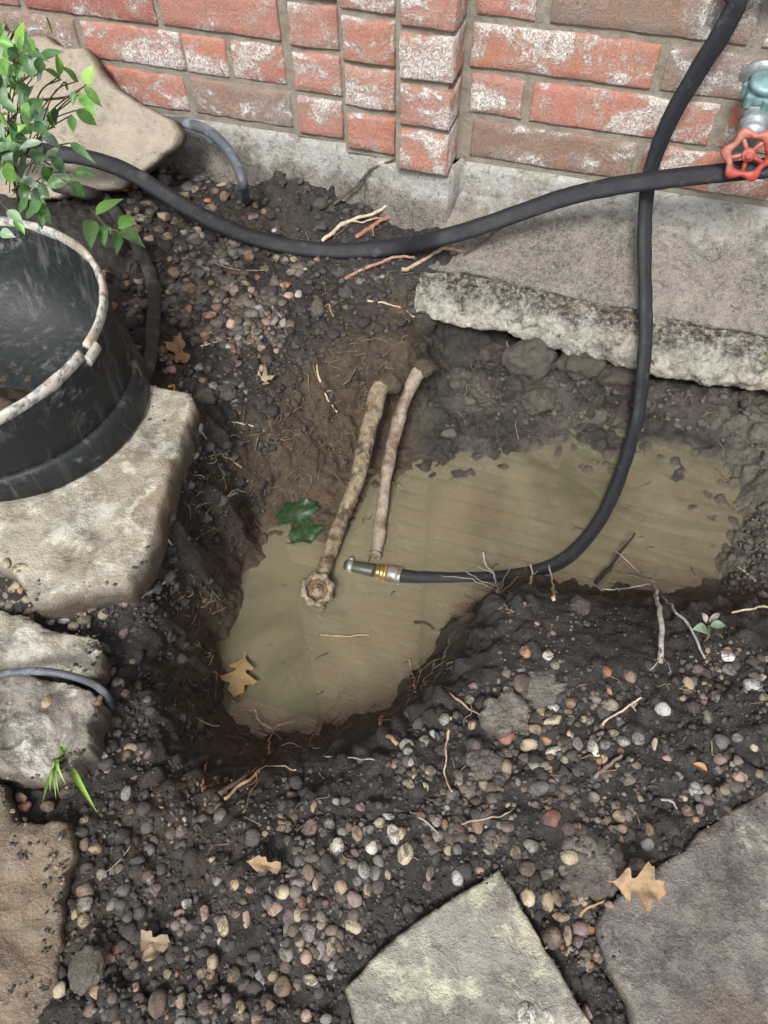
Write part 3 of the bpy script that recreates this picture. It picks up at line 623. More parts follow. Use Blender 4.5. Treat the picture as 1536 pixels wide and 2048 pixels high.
# ------------------------------------------------------------------ nursery pot
pc0 = np.array([-.502, .752, .037]); pc1 = np.array([-.558, .739, .200]); PH = float(pc1[2]-pc0[2]); pax = np.array([0, 0, 1.0]); PSH = (pc1-pc0)*np.array([1, 1, 0])/PH
def lean(V): return V+np.clip(V[:, 2:3]-pc0[2], 0, None)*PSH
pot = tag(empty('nursery_pot', tuple(pc0)), 'scuffed black plastic nursery pot with a cracked chalky rim on the pale flagstone', 'plant pot')
def rel(V): return np.asarray(V)-pc0
rb, rt_ = .158, .213
out = [(0, .004), (rb-.004, .004), (rb, .010), (rb+(rt_-rb)*.3, PH*.3), (rb+(rt_-rb)*.7, PH*.7), (rt_, PH-.012), (rt_-.004, PH-.003), (rt_-.007, PH-.012), (rb+(rt_-rb)*.6-.007, PH*.6), (rb-.005, .022), (0, .022)]
V, Fc = lathe(out, pc0, pax, 72); V = lean(V)+(fbm(V, 9, 3, 5)*.0035)[:, None]*np.array([1, 1, .2])
mesh_obj('body', rel(V), Fc, PLASTIC, pot)
V, Fc = lathe([(rb-.001, .0), (rb+.012, .001), (rb+.018, .006), (rb+.024, .044), (rb+.020, .049), (rb+.0135, .048)], pc0, pax, 72); V = lean(V)+(fbm(V, 12, 3, 15)*.0015)[:, None]
mesh_obj('base_ring', rel(V), Fc, PLASTIC, pot)
gp = onZ(160, 697, .2)-pc1; ga = math.atan2(gp[1], gp[0])
def rim_arc(a0, a1, dr, dz, n):
    a = np.linspace(a0, a1, n); ce = pc1[None]-pax*.004
    X = ce+np.stack([np.cos(a)*(rt_+dr), np.sin(a)*(rt_+dr), a*0], 1)
    X = X-(X-ce)@pax[:, None]*pax[None]+np.array([0, 0, 1])*dz
    return tube(X,   .0046, .0085, 10, pax, wob=.0014, seed=4)
V, Fc = merge([rim_arc(ga+.035, ga+math.pi, 0, 0, 90), rim_arc(ga+math.pi, ga+2*math.pi-.03, .0, 0, 90)])
mesh_obj('rim', rel(V), Fc, RIM, pot)
V, Fc = rim_arc(ga-.03, ga+.09, .006, -.008, 14)
mesh_obj('cracked_rim_flap', rel(V), Fc, RIM, pot)
# clods and roots left inside
a = np.linspace(0, 2*np.pi, 60, endpoint=False); rr = np.linspace(0, .140, 16); AA, RR = np.meshgrid(a, rr, indexing='ij')
ci = pc0+pax*.013; V = np.stack([ci[0]+np.cos(AA)*RR, ci[1]+np.sin(AA)*RR, ci[2]+0*RR], -1)
V[..., 2] += np.abs(fbm(V, 28, 4, 8))*.016*np.clip((.14-RR)/.05, 0, 1)+.055*np.exp(-(((V[..., 0]+.50)/.055)**2+((V[..., 1]-.70)/.045)**2))*(1+.5*fbm(V, 45, 3, 18))
z0 = np.zeros(V.shape[:2]).ravel()
o = mesh_obj('potting_soil', V.reshape(-1, 3), [f[::-1] for f in grid_faces(60, 16, True).tolist()], SOIL, attrs={'silt': z0, 'clay': z0+.75, 'grey': z0+.15})
tag(o, 'lumpy brown soil left in the bottom of the black pot', 'soil')

# ------------------------------------------------------------------ hoses
def fold(a): return 1-.22*np.exp(-((np.angle(np.exp(1j*(a-1.85))))/.2)**2)+.02*np.cos(2*a)
def soilpts(lst): 
    r = []
    for x, y, l in lst:
        X = hit(x, y); X[2] = hgt(X[0], X[1], HB)+.004; r.append(X+np.array([0, 0, l]))
    return r
h1 = tag(empty('water_hose', (0, 0, 0)), 'black hose hanging down the wall and footing into the muddy water', 'hose', 'black hoses')
p = [W(.95, 1.10, .02), W(.90, 1.15, .30), W(.78, 1.22, .52), W(.62, 1.25, .56), W(.46, 1.262, .46), onW(1500, -45, 1.265), onW(1478, 0, 1.262), onW(1441, 70, 1.258), onW(1391, 150, 1.255), onW(1340, 240, 1.25), onW(1311, 310, 1.245), onW(1297, 360, 1.238), onW(1290, 430, 1.222), onW(1289, 520, 1.180), onW(1291, 600, 1.128), onW(1291, 680, 1.09),
     onW(1286, 740, 1.06), onH(1276, 830, -.28), onH(1255, 910, -.315), onH(1228, 985, -.335), onH(1190, 1055, -.347), onH(1135, 1115, -.354), onH(1075, 1143, -.360), onH(1000, 1156, -.366), onH(900, 1160, -.367), onH(830, 1157, -.362), onH(795, 1152, -.358)]
pp = resample(catmull(p, 340), 240); s = np.linspace(-.62, 1, 240)
V, Fc = tube(pp, np.interp(s, [0, .25, .4, .8, 1], [.0160, .0150, .0120, .0120, .0125]), np.interp(s, [0, .6, 1], [.0075, .0080, .0105]), 18, (.1, -.75, .5), fold, .0012, 3)
mesh_obj('hose_body', V, Fc, HOSE, h1)
FER = mat_simple('silver_ferrule', (.20, .195, .18), (.40, .39, .36), 90, .42, .55, .0006, .5, mud=(.14, .12, .07))
BRASS = mat_simple('wet_brass', (.30, .18, .07), (.50, .33, .13), 90, .36, .7, .0006, .5, mud=(.16, .12, .06))
GREEN = mat_simple('green_pipe_stub', (.026, .032, .020), (.05, .055, .036), 60, .4, 0, .0006, .6)
cA, cB = onH(803, 1153, -.358), onH(688, 1131, -.366); cd = (cB-cA)/np.linalg.norm(cB-cA); CL = np.linalg.norm(cB-cA)
def along(prof, mat, name, par, n=28):
    V, Fc = lathe(prof, cA, cd, n); return mesh_obj(name, V, Fc, mat, par)
q = CL/115.0
along([(0, 0), (.0145, 0), (.0150, 2*q), (.0150, 6*q), (.0140, 8*q), (.0145, 12*q), (.0145, 24*q), (.0130, 27*q), (0, 27*q)], FER, 'ferrule', h1)
along([(0, 27.2*q), (.0125, 27.2*q), (.0143, 29*q), (.0143, 33*q), (.0125, 35*q), (.0135, 37*q), (.0135, 41*q), (.0115, 43*q), (.013, 45*q), (.013, 49*q), (.0105, 52*q), (0, 52*q)], BRASS, 'brass_coupling', h1)
along([(0, 52.2*q), (.0115, 52.2*q), (.012, 60*q), (.0112, 85*q), (.0108, 108*q), (.008, 114*q), (0, 114*q)], GREEN, 'green_stub', h1)
along([(.0112, 96*q), (.0128, 96.5*q), (.0128, 106*q), (.0110, 107*q)], FER, 'hose_clamp', h1)
sc = cA+cd*100*q+UP*.016
V, Fc = lathe([(0, -.008), (.005, -.008), (.005, -.002), (.003, 0), (0, .0005)], sc, UP*.7+np.array([0, 0, .5]), 8); mesh_obj('clamp_screw', V, Fc, FER, h1)

h2 = tag(empty('supply_hose', (0, 0, 0)), 'black hose sagging across the picture from the plant to the red handled spigot', 'hose', 'black hoses')
p = [W(1.35, 1.0, .0), W(1.15, 1.10, .03), W(.85, 1.17, .085), onW(1680, 318, 1.20), onW(1600, 326, 1.195), onW(1536, 335, 1.19), onW(1440, 346, 1.19), onW(1340, 357, 1.20), onW(1240, 371, 1.205), onW(1140, 392, 1.205), onW(1050, 422, 1.195), onW(960, 453, 1.175), onW(880, 476, 1.14)]
p += [onZ(800, 492, -.040), onZ(720, 501, -.060), onZ(640, 500, -.064), onZ(560, 489, -.055), onZ(480, 467, -.036), onZ(400, 430, -.010), onZ(330, 388, .022), onZ(260, 346, .050), onZ(190, 320, .075), onZ(110, 306, .09), onZ(40, 298, .09), onZ(-80, 300, .05)]
pp = resample(catmull(p, 340), 230)
V, Fc = tube(pp, .0150, .0085, 18, (0, -.6, .8), fold, .0012, 8)
mesh_obj('hose_body', V, Fc, HOSE, h2)
h3 = tag(empty('muddy_hose', (0, 0, 0)), 'mud smeared black hose curling round the right side of the nursery pot', 'hose', 'black hoses')
p = [onZ(110, 370, .0), onZ(170, 385, -.0)] + soilpts([(215, 415, .012), (250, 455, .012), (278, 500, .012), (300, 550, .012), (313, 605, .013), (311, 665, .016)]) + [onZ(300, 718, .005), onZ(284, 762, .020), onZ(262, 794, .034), onZ(222, 806, .040)]
pp = resample(catmull(p, 200), 130)
V, Fc = tube(pp, np.linspace(.0135, .0105, 130), np.linspace(.0125, .010, 130), 16, (0, -.5, .8), None, .0016, 12)
mesh_obj('hose_body', V, Fc, HOSED, h3)
cond = tag(empty('conduit', (0, 0, 0)), 'grey cable conduit bowing out from behind the leaning stone into the gravel', 'conduit')
p = [onW(300, 240, 1.285), onW(340, 243, 1.262), onW(375, 247, 1.24), onW(415, 262, 1.215), onW(450, 292, 1.19), onW(474, 330, 1.165), onW(487, 370, 1.145)]+soilpts([(491, 405, .004), (491, 416, -.02)])
pp = resample(catmull(p, 100), 80); V, Fc = tube(pp, .0095, None, 14, (0, -.5, .8), None, .0008, 4); mesh_obj('conduit_body', V, Fc, CONDUIT, cond)
cab = tag(empty('cable', (0, 0, 0)), 'thin chalky black cable arching over the lichen rock at the left edge', 'cable')
p = [onZ(-80, 1370, .05), onZ(0, 1350, .052), onZ(50, 1343, .054), onZ(100, 1344, .052), onZ(150, 1354, .045), onZ(190, 1370, .03), onZ(214, 1392, .012)]+soilpts([(219, 1414, 0), (219, 1424, -.02)])
pp = resample(catmull(p, 90), 70); V, Fc = tube(pp, .0042, None, 10); mesh_obj('cable_body', V, Fc, CONDUIT, cab)

# ------------------------------------------------------------------ hose bib on the wall
ZINC = mat_simple('zinc_casting', (.22, .25, .26), (.40, .44, .44), 90, .45, .55, .001, .5)
TEAL = mat_simple('verdigris_cap', (.10, .20, .21), (.24, .36, .36), 70, .5, .3, .001, .5)
REDP = mat_simple('red_handle_paint', (.24, .024, .020), (.36, .06, .045), 38, .55, 0, .0015, .4, mud=(.34, .15, .11))
bib = tag(empty('spigot', (0, 0, 0)), 'zinc garden spigot with a red wheel handle on the brick wall', 'spigot')
bA = onW(1524, 158, 1.30); bB = onW(1497, 310, 1.175)
bd = (bB-bA)/np.linalg.norm(bB-bA); BL = np.linalg.norm(bB-bA)
def bl(prof, mat, name, n=28, o=bA, d=bd):
    V, Fc = lathe(prof, o, d, n); return mesh_obj(name, V, Fc, mat, bib)
bl([(0, -.02), (.016, -.02), (.016, .045), (.019, .05), (.019, .062), (.0165, .066), (.0165, .074), (.02, .078), (.0205, BL-.05), (.017, BL-.046), (.0185, BL-.04), (.0185, BL-.034), (.012, BL-.03), (.0085, BL-.026), (0, BL-.026)], ZINC, 'valve_body')
bl([(.0195, -.002), (.034, -.002), (.034, .002), (.02, .006)], ZINC, 'wall_flange')
mid = bA+bd*.048+np.array([0, 0, .008])
V, Fc = lathe([(0, 0), (.0225, 0), (.0225, .018), (.0205, .020), (.0205, .0225), (.0235, .0235), (.0235, .030), (.021, .033), (0, .034)], mid, UPN+N_*-.25, 36)
mesh_obj('vacuum_breaker_cap', V, Fc, TEAL, bib)
parts = []
cd2 = UPN+N_*-.25; cd2 = cd2/np.linalg.norm(cd2)
for k in range(6):
    a_ = k*math.pi/3+.3; x = np.cross(cd2, E_); x /= np.linalg.norm(x); y = np.cross(cd2, x)
    c_ = mid+cd2*.010+(x*math.cos(a_)+y*math.sin(a_))*.024
    parts.append(tube(np.array([c_-cd2*.008, c_+cd2*.008]), .006, None, 6, x))
V, Fc = merge(parts); mesh_obj('cap_lugs', V, Fc, TEAL, bib, smooth=False)
dn = -UPN*.95-N_*.25; V, Fc = lathe([(0, -.01), (.014, -.01), (.014, .02), (.0175, .022), (.0175, .036), (.0165, .038), (.0165, .05), (.013, .052), (0, .052)], bA+bd*.062, dn, 28); mesh_obj('outlet', V, Fc, ZINC, bib)
def handwheel(name, c, nrm_, Rw, lobes, spokes, mat, par, depth, tr, hub):
    d = np.asarray(nrm_, float); d /= np.linalg.norm(d); x = np.cross(d, [0, 0, 1.0]); x /= np.linalg.norm(x); y = np.cross(d, x)
    a = np.linspace(0, 2*np.pi, 97)[:-1]; rr = Rw*(1+depth*np.cos(lobes*a))
    ring = c+x*(np.cos(a)*rr)[:, None]+y*(np.sin(a)*rr)[:, None]; n = 10; b = np.linspace(0, 2*np.pi, n, endpoint=False)
    rad = (x*np.cos(a)[:, None]+y*np.sin(a)[:, None]); tk = tr*(1+.28*np.cos(lobes*a))
    V = ring[:, None]+rad[:, None]*(np.cos(b)[None, :, None]*tk[:, None, None])+d*(np.sin(b)[None, :, None]*tr*.9)
    I, J = np.meshgrid(np.arange(96), np.arange(n), indexing='ij'); Fr = np.stack([I*n+J, ((I+1) % 96)*n+J, ((I+1) % 96)*n+(J+1) % n, I*n+(J+1) % n], -1).reshape(-1, 4).tolist()
    V = V.reshape(-1, 3); V = V+(fbm(V, 120, 3, 6)*.0012)[:, None]*d
    w_ = empty(name); w_.parent = par
    mesh_obj('wheel_rim', V, Fr, mat, w_)
    for k in range(spokes):
        a_ = 2*math.pi*k/spokes+.3; t = x*math.cos(a_)+y*math.sin(a_)
        V, Fc = tube(np.array([c+t*Rw*.12-d*.002, c+t*Rw*.5-d*.0035, c+t*Rw*.97]), .0034*Rw/.03, .0026*Rw/.03, 8, d); mesh_obj('spoke', V, Fc, mat, w_)
    V, Fc = lathe([(0, -.006), (hub, -.006), (hub, .003), (hub*.75, .0045), (hub*.55, .0045), (hub*.5, .008), (hub*.3, .0085), (0, .0085)], c, d, 18); mesh_obj('hub', V, Fc, mat, w_)
    return w_
handwheel('handle', bB, -N_+UPN*.25, .0285, 6, 5, REDP, bib, .10, .0062, .0095)

# ------------------------------------------------------------------ pipes and valve in the hole
MUDP = mat_simple('mud_crusted_pipe', (.13, .10, .065), (.30, .25, .17), 70, .9, 0, .005, .2, mud=(.055, .04, .026))
MUDW = mat_simple('corroded_valve_wheel', (.17, .14, .10), (.38, .33, .25), 160, .9, 0, .003, .2, mud=(.09, .062, .038))
pipe = tag(empty('valve_pipe', (0, 0, 0)), 'thick mud crusted pipe with a corroded round valve handle at its lower end', 'pipe')
p = [onH(762, 770, -.175), onH(752, 800, -.19), onH(738, 860, -.235), onH(722, 930, -.27), onH(700, 1000, -.30), onH(672, 1070, -.325), onH(652, 1130, -.338), onH(645, 1160, -.345)]
pp = resample(catmull(p, 100), 90); s = np.linspace(0, 1, 90)
V, Fc = tube(pp, .0134-.0012*s+.0014*(s < .45), None, 16, (0, -.5, .8), None, .0035, 21); mesh_obj('pipe_body', V, Fc, MUDP, pipe)
wc = onH(634, 1179, -.322)
handwheel('valve_handle', wc, np.array([.12, -.42, .86]), .0215, 8, 0, MUDW, pipe, .030, .0052, .0050)
V, Fc = lathe([(0, .0), (.009, .0), (.011, .02), (.013, .05), (.013, .09), (0, .09)], wc, np.array([-.05, .25, -.9]), 14); mesh_obj('valve_stem', V, Fc, MUDW, pipe)
bm_ = mat_simple('muddy_brown_plate', (.09, .055, .03), (.17, .11, .06), 90, .8, 0, .001, .2)
V, Fc = lathe([(0, -.009), (.0205, -.007), (.0205, -.003), (.013, -.0065), (0, -.0065)], wc, np.array([.12, -.42, .86]), 20); mesh_obj('wheel_plate', V, Fc, bm_, pipe)
p2 = tag(empty('thin_pipe', (0, 0, 0)), 'thinner reddish mud streaked pipe with an open blunt end beside the valve pipe', 'pipe')
RUST = mat_simple('streaked_pipe', (.15, .115, .085), (.32, .28, .225), 55, .85, 0, .003, .25, mud=(.11, .07, .045))
p = [onH(842, 735, -.17), onH(826, 765, -.19), onH(806, 815, -.225), onH(787, 880, -.265), onH(773, 950, -.30), onH(764, 1020, -.328), onH(757, 1080, -.345), onH(750, 1112, -.350)]
pp = resample(catmull(p, 100), 80)
V, Fc = tube(pp, np.linspace(.0115, .0092, 80), None, 14, (0, -.5, .8), None, .0035, 31, cap=True); mesh_obj('pipe_body', V, Fc, RUST, p2)
ed = pp[-1]-pp[-3]; ed /= np.linalg.norm(ed); V, Fc = lathe([(.0075, -.006), (.0105, -.006), (.0108, .002), (.0072, .002), (.006, -.001), (0, -.001)], pp[-1], ed, 16); mesh_obj('pipe_end', V, Fc, MUDP, p2)
p3 = tag(empty('sunken_pipe', (0, 0, 0)), 'straight pipe lying under the murky water below the valve handle', 'pipe')
p = [onH(648, 1215, -.374), onH(618, 1290, -.381), onH(590, 1350, -.381), onH(572, 1398, -.379)]
V, Fc = tube(resample(catmull(p, 40), 30), .0105, None, 12, (0, -.5, .8), None, .002, 3); mesh_obj('pipe_body', V, Fc, MUDP, p3)

# ------------------------------------------------------------------ leaves
def leaf_mesh(name, pts, nrm_, width, curl, mat, parent=None, lobes=0, skew=.35, fold_=.25, n=16, mcols=5):
    """a leaf from base to tip along pts (3-D midrib), face along nrm_"""
    mid = resample(catmull(pts, 40), n); T = np.gradient(mid, axis=0); T /= np.linalg.norm(T, axis=1)[:, None]
    S = np.cross(T, np.asarray(nrm_, float)); S /= np.linalg.norm(S, axis=1)[:, None]; Nn = np.cross(S, T)
    s = np.linspace(0, 1, n); L = np.linalg.norm(pts[-1]-pts[0])
    if lobes:
        if lobes > 2: wv = np.interp(s, [0, .10, .16, .22, .30, .36, .42, .48, .58, .64, .69, .75, .83, .88, .94, 1], [.02, .025, .2, .55, .52, .26, .28, .90, .92, .45, .30, .46, .38, .24, .14, .0])
        else: wv = np.interp(s, [0, .08, .16, .3, .42, .52, .62, .75, .84, .92, 1], [.02, .03, .45, .95, .9, .42, .45, .85, .7, .35, 0])
        wv = wv*(1+.12*np.sin(s*31))
    else:
        wv = np.sin(math.pi*np.clip(s, 0, 1)**.72)**1.15; wv[-1] = 0; wv[0] = .03
    v = np.linspace(-1, 1, mcols)
    V = mid[:, None]+S[:, None]*(v[None, :, None]*wv[:, None, None]*width/2)
    V = V+Nn[:, None]*(np.abs(v)[None, :, None]*wv[:, None, None]*width*fold_)
    if lobes: V = V+T[:, None]*(np.abs(v)[None, :, None]*wv[:, None, None]*width*skew*((1-s)**.7*.8)[:, None, None])
    if curl: V = V+Nn[:, None]*(fbm(V, 45, 2, int(abs(mid[0, 0])*1e4) % 97)*curl)[..., None]
    return mesh_obj(name, V.reshape(-1, 3), grid_faces(n, mcols), mat, parent)
plant = tag(empty('nandina_plant', tuple(onZ(40, 400, 0))), 'leafy green shrub with pointed leaflets growing behind the black pot', 'plant')
po = np.array(plant.location)
LY = (.24, .43, .08); LG = (.12, .27, .055); LD = (.06, .14, .045); LB = (.19, .28, .19)
LV = [(39,104,49,40,18,LY),(0,96,12,44,14,LB),(120,151,112,103,15,LY),(156,162,120,133,14,LG),(172,169,186,129,20,LY),(122,159,86,138,14,LG),(86,138,75,165,18,LB),(128,164,137,182,10,LG),(167,173,206,216,17,LG),(159,188,194,234,18,LG),
(150,221,195,252,20,LG),(143,230,147,267,14,LG),(151,182,146,213,12,LD),(105,255,112,214,15,LG),(60,246,76,216,13,LB),(44,221,69,170,25,LD),(42,219,47,180,9,LB),(83,271,121,295,17,LB),(0,132,31,152,22,LG),(38,172,8,168,20,LG),(35,120,60,128,16,LY),
(41,355,48,305,14,LB),(43,358,83,379,14,LB),(95,372,152,357,20,LD),(108,315,133,352,18,LD),(140,286,192,328,12,LD),(150,345,192,352,18,LD),(140,365,170,395,22,LD),(88,330,102,370,15,LG),(60,380,82,410,14,LB),(15,420,50,452,16,LB),(28,440,50,470,14,LG),(0,465,32,475,16,LB),
(192,430,248,397,22,LG),(237,458,272,435,20,LG),(240,462,291,496,25,LD),(236,468,233,512,16,LD),(185,440,182,502,24,LD),(205,452,210,495,18,LD),(222,455,196,480,16,LD),(25,260,0,222,18,LY),(28,265,12,310,10,LY),(28,262,33,318,12,LY),(26,262,52,250,14,LY),(0,285,15,310,12,LY),(0,180,16,205,16,LB),(56,120,30,160,20,LG),(20,62,8,42,10,LY),(46,70,38,110,10,LG),(70,92,58,112,9,LB)]
rg = np.random.default_rng(3)
for k in range(95):
    x = rg.uniform(-30, 88)*(1 if rg.random() < .8 else 1.3); y = rg.uniform(60, 430); a_ = rg.uniform(.2, 2.9); l = rg.uniform(30, 55)
    LV.append((x, y, x+l*math.cos(a_)*rg.choice([1, .6]), y+l*math.sin(a_)*rg.choice([1, 1, -1]), rg.uniform(12, 22), [LD, LD, LG, LB, LD][rg.integers(5)]))
STEMM = mat_simple('green_brown_stem', (.06, .05, .025), (.12, .10, .05), 80, .7, 0, .001, .3)
stems = []
for k, (xb, yb, xt, yt, wpx, c) in enumerate(LV):
    low = xb > 170 and yb > 390
    yy = .86+rg.uniform(-.06, .08)
    if low: base = onZ(xb, yb, .03); tip = onZ(xt, yt, .02+rg.uniform(-.01, .02))
    else:
        d = ray(xb, yb); base = O+d*(yy/d[1]); d = ray(xt, yt); tip = O+d*((yy+rg.uniform(-.03, .01))/d[1])
    dep = (base-O) @ fwd; wd_ = wpx/F*dep*1.32
    mid = (base+tip)/2+np.array([0, -.1, .25])*np.linalg.norm(tip-base)*rg.uniform(.05, .4)
    nn = (O-base); nn = nn/np.linalg.norm(nn)*.8+np.array([rg.uniform(-.5, .5), rg.uniform(-.3, .3), .5])
    o = leaf_mesh('leaf', np.array([base, mid, tip])-po, nn, wd_, .0, LEAF, plant, fold_=rg.uniform(.08, .3), n=9)
    cc = np.array(c)*rg.uniform(.85, 1.15); o.color = (*cc, 1)
    if k < 50 and not low: stems.append(base)
gb = onZ(45, 400, 0)
parts = []
for (xt, yt, yy) in [(30, 60, .88), (60, 150, .86), (150, 190, .84), (20, 260, .85), (100, 330, .87)]:
    d = ray(xt, yt); tp = O+d*(yy/d[1]); md = (gb+tp)/2+np.array([-.02, .02, .06]); parts.append(tube(resample(catmull([gb+rg.uniform(-.02, .02, 3), md, tp], 30), 20)-po, np.linspace(.003, .0013, 20), None, 7))
V, Fc = merge(parts); mesh_obj('stems', V, Fc, STEMM, plant)
parts = []
for b in stems:
    d = b-gb; r0 = gb+d*rg.uniform(.45, .8)+np.array([-.02, 0, .0]); parts.append(tube(resample(catmull([r0-po, (r0+b)/2-po+np.array([0, 0, .012]), b-po], 12), 8), .0008, None, 5))
V, Fc = merge(parts); mesh_obj('leaf_stalks', V, Fc, STEMM, plant)
d0 = hit(238, 440); V, Fc = tube(resample(catmull([d0+np.array([-.07, .05, 0]), onZ(215, 455, .02), onZ(238, 462, .03)], 20), 14)-po, .002, None, 6); mesh_obj('low_stem', V, Fc, STEMM, plant)

def flat_leaf(name, xb, yb, xt, yt, wpx, lift, col, mat, label, cat, lobes=3, z=None, curl=.012, fold_=.12, group=None, bend=.1):
    if z is None: b, t = hit(xb, yb), hit(xt, yt)
    else: b, t = onZ(xb, yb, z[0]), onZ(xt, yt, z[1])
    b = b+UPN*lift; t = t+UPN*lift; dep = (b-O) @ fwd
    mid = (b+t)/2+UPN*np.linalg.norm(t-b)*bend
    o = leaf_mesh(name, np.array([b, mid, t]), UPN+np.array([.05, -.15, 0]), wpx/F*dep, curl, mat, None, lobes, .35, fold_, 44, 9); o.color = (*col, 1)
    return tag(o, label, cat, group)
flat_leaf('oak_leaf', 492, 1305, 468, 1396, 80, .001, (.25, .17, .075), DRYLEAF, 'tan lobed oak leaf floating at the left side of the water', 'leaf', 3, (WATER+.008, WATER+.012), .003, .03, bend=.01)
flat_leaf('oak_leaf', 1208, 1768, 1324, 1792, 98, .012, (.30, .20, .115), DRYLEAF, 'dry curled brown oak leaf on the edge of the large dark slab', 'leaf', 3, (.026, .028), .012, .16)
flat_leaf('green_leaf', 572, 985, 622, 1090, 92, .0, (.014, .042, .012), LEAF, 'dark green lobed leaf half sunk in the mud beside the valve pipe', 'leaf', 2, (WATER+.010, WATER-.004), .010, .16, bend=.02)
flat_leaf('dry_leaf', 345, 690, 375, 740, 40, .008, (.26, .155, .075), DRYLEAF, 'crumpled orange tan leaf near the corner of the pot flagstone', 'leaf', 2, None, .02, .3)
flat_leaf('dry_leaf', 345, 775, 350, 803, 14, .004, (.5, .27, .06), DRYLEAF, 'tiny orange leaf scrap on the flagstone corner', 'leaf', 0, None, .01, .3)
flat_leaf('dry_leaf', 515, 775, 542, 755, 34, .006, (.30, .235, .14), DRYLEAF, 'pale tan leaf crumb on black soil left of the pipes', 'leaf', 2, None, .02, .3)
flat_leaf('dry_leaf', 497, 1727, 560, 1740, 30, .006, (.28, .185, .10), DRYLEAF, 'tan torn leaf lying on the dark soil below the hole', 'leaf', 2, None, .016, .3)
flat_leaf('dry_leaf', 200, 590, 222, 550, 22, .01, (.30, .22, .14), DRYLEAF, 'pointed tan leaf wedged between pot and muddy hose', 'leaf', 2, None, .014, .3)
flat_leaf('dry_leaf', 270, 1880, 345, 1890, 40, .005, (.24, .18, .12), DRYLEAF, 'pale brown crumpled leaf in the lower left gravel', 'leaf', 2, None, .02, .3)
flat_leaf('dry_leaf', 290, 1920, 340, 1885, 28, .008, (.28, .21, .14), DRYLEAF, 'pale tan folded leaf beside the crumpled brown leaf in lower left gravel', 'leaf', 0, None, .02, .4)
flat_leaf('dry_leaf', 205, 395, 262, 385, 26, .008, (.30, .18, .08), DRYLEAF, 'orange brown leaf under the shrub by the leaning stone', 'leaf', 0, None, .014, .3)
flat_leaf('dry_leaf', 240, 378, 285, 395, 22, .01, (.38, .2, .07), DRYLEAF, 'rust brown leaf in the gravel at the leaning stone foot', 'leaf', 0, None, .014, .3)
flat_leaf('dry_leaf', 1385, 1130+400, 1412, 1545, 14, .004, (.4, .22, .1), DRYLEAF, 'small rust coloured leaf scrap in the right gravel', 'leaf', 0, None, .01, .3)
# seedlings
gs = tag(empty('grass_seedling', tuple(hit(155, 1540))), 'small tuft of narrow green blades in the lower left gravel', 'seedling'); go_ = np.array(gs.location)
for (xt, yt, wpx, lf) in [(84, 1608, 10, .02), (100, 1585, 9, .03), (108, 1548, 9, .035), (118, 1590, 9, .04), (150, 1502, 9, .05), (196, 1628, 10, .012), (132, 1570, 9, .045), (112, 1600, 8, .03)]:
    b = go_+UPN*.03; t = onZ(xt, yt, .022+lf*.4); md = (b+t)/2+UPN*lf*.6
    o = leaf_mesh('blade', np.array([b, md, t])-go_, UPN+rg.uniform(-.3, .3, 3), wpx/F*.95, 0, LEAF, gs, fold_=.25, n=10); o.color = (*(np.array(LY)*rg.uniform(.7, 1.1)), 1)
ss = tag(empty('broadleaf_seedling', tuple(hit(1405, 1285))), 'tiny seedling with round green leaves and grey stalks at the right bank', 'seedling'); so_ = np.array(ss.location)
for (xb, yb, xt, yt, wpx, c) in [(1403, 1278, 1369, 1280, 22, LB), (1408, 1270, 1436, 1271, 16, LB), (1400, 1262, 1388, 1245, 10, (.3, .27, .24)), (1405, 1262, 1426, 1246, 10, (.3, .27, .24)), (1412, 1285, 1430, 1300, 9, LG)]:
    b, t = hit(xb, yb)+UPN*.022, hit(xt, yt)+UPN*.026
    o = leaf_mesh('leaf', np.array([b, (b+t)/2+UPN*.004, t])-so_, UPN, wpx/F, 0, LEAF, ss, fold_=.08, n=10); o.color = (*c, 1)
V, Fc = tube(resample(catmull([np.zeros(3), UPN*.012+np.array([.002, 0, 0]), hit(1404, 1270)+UPN*.024-so_], 12), 8), .0016, None, 6); mesh_obj('stem', V, Fc, STEMM, ss)

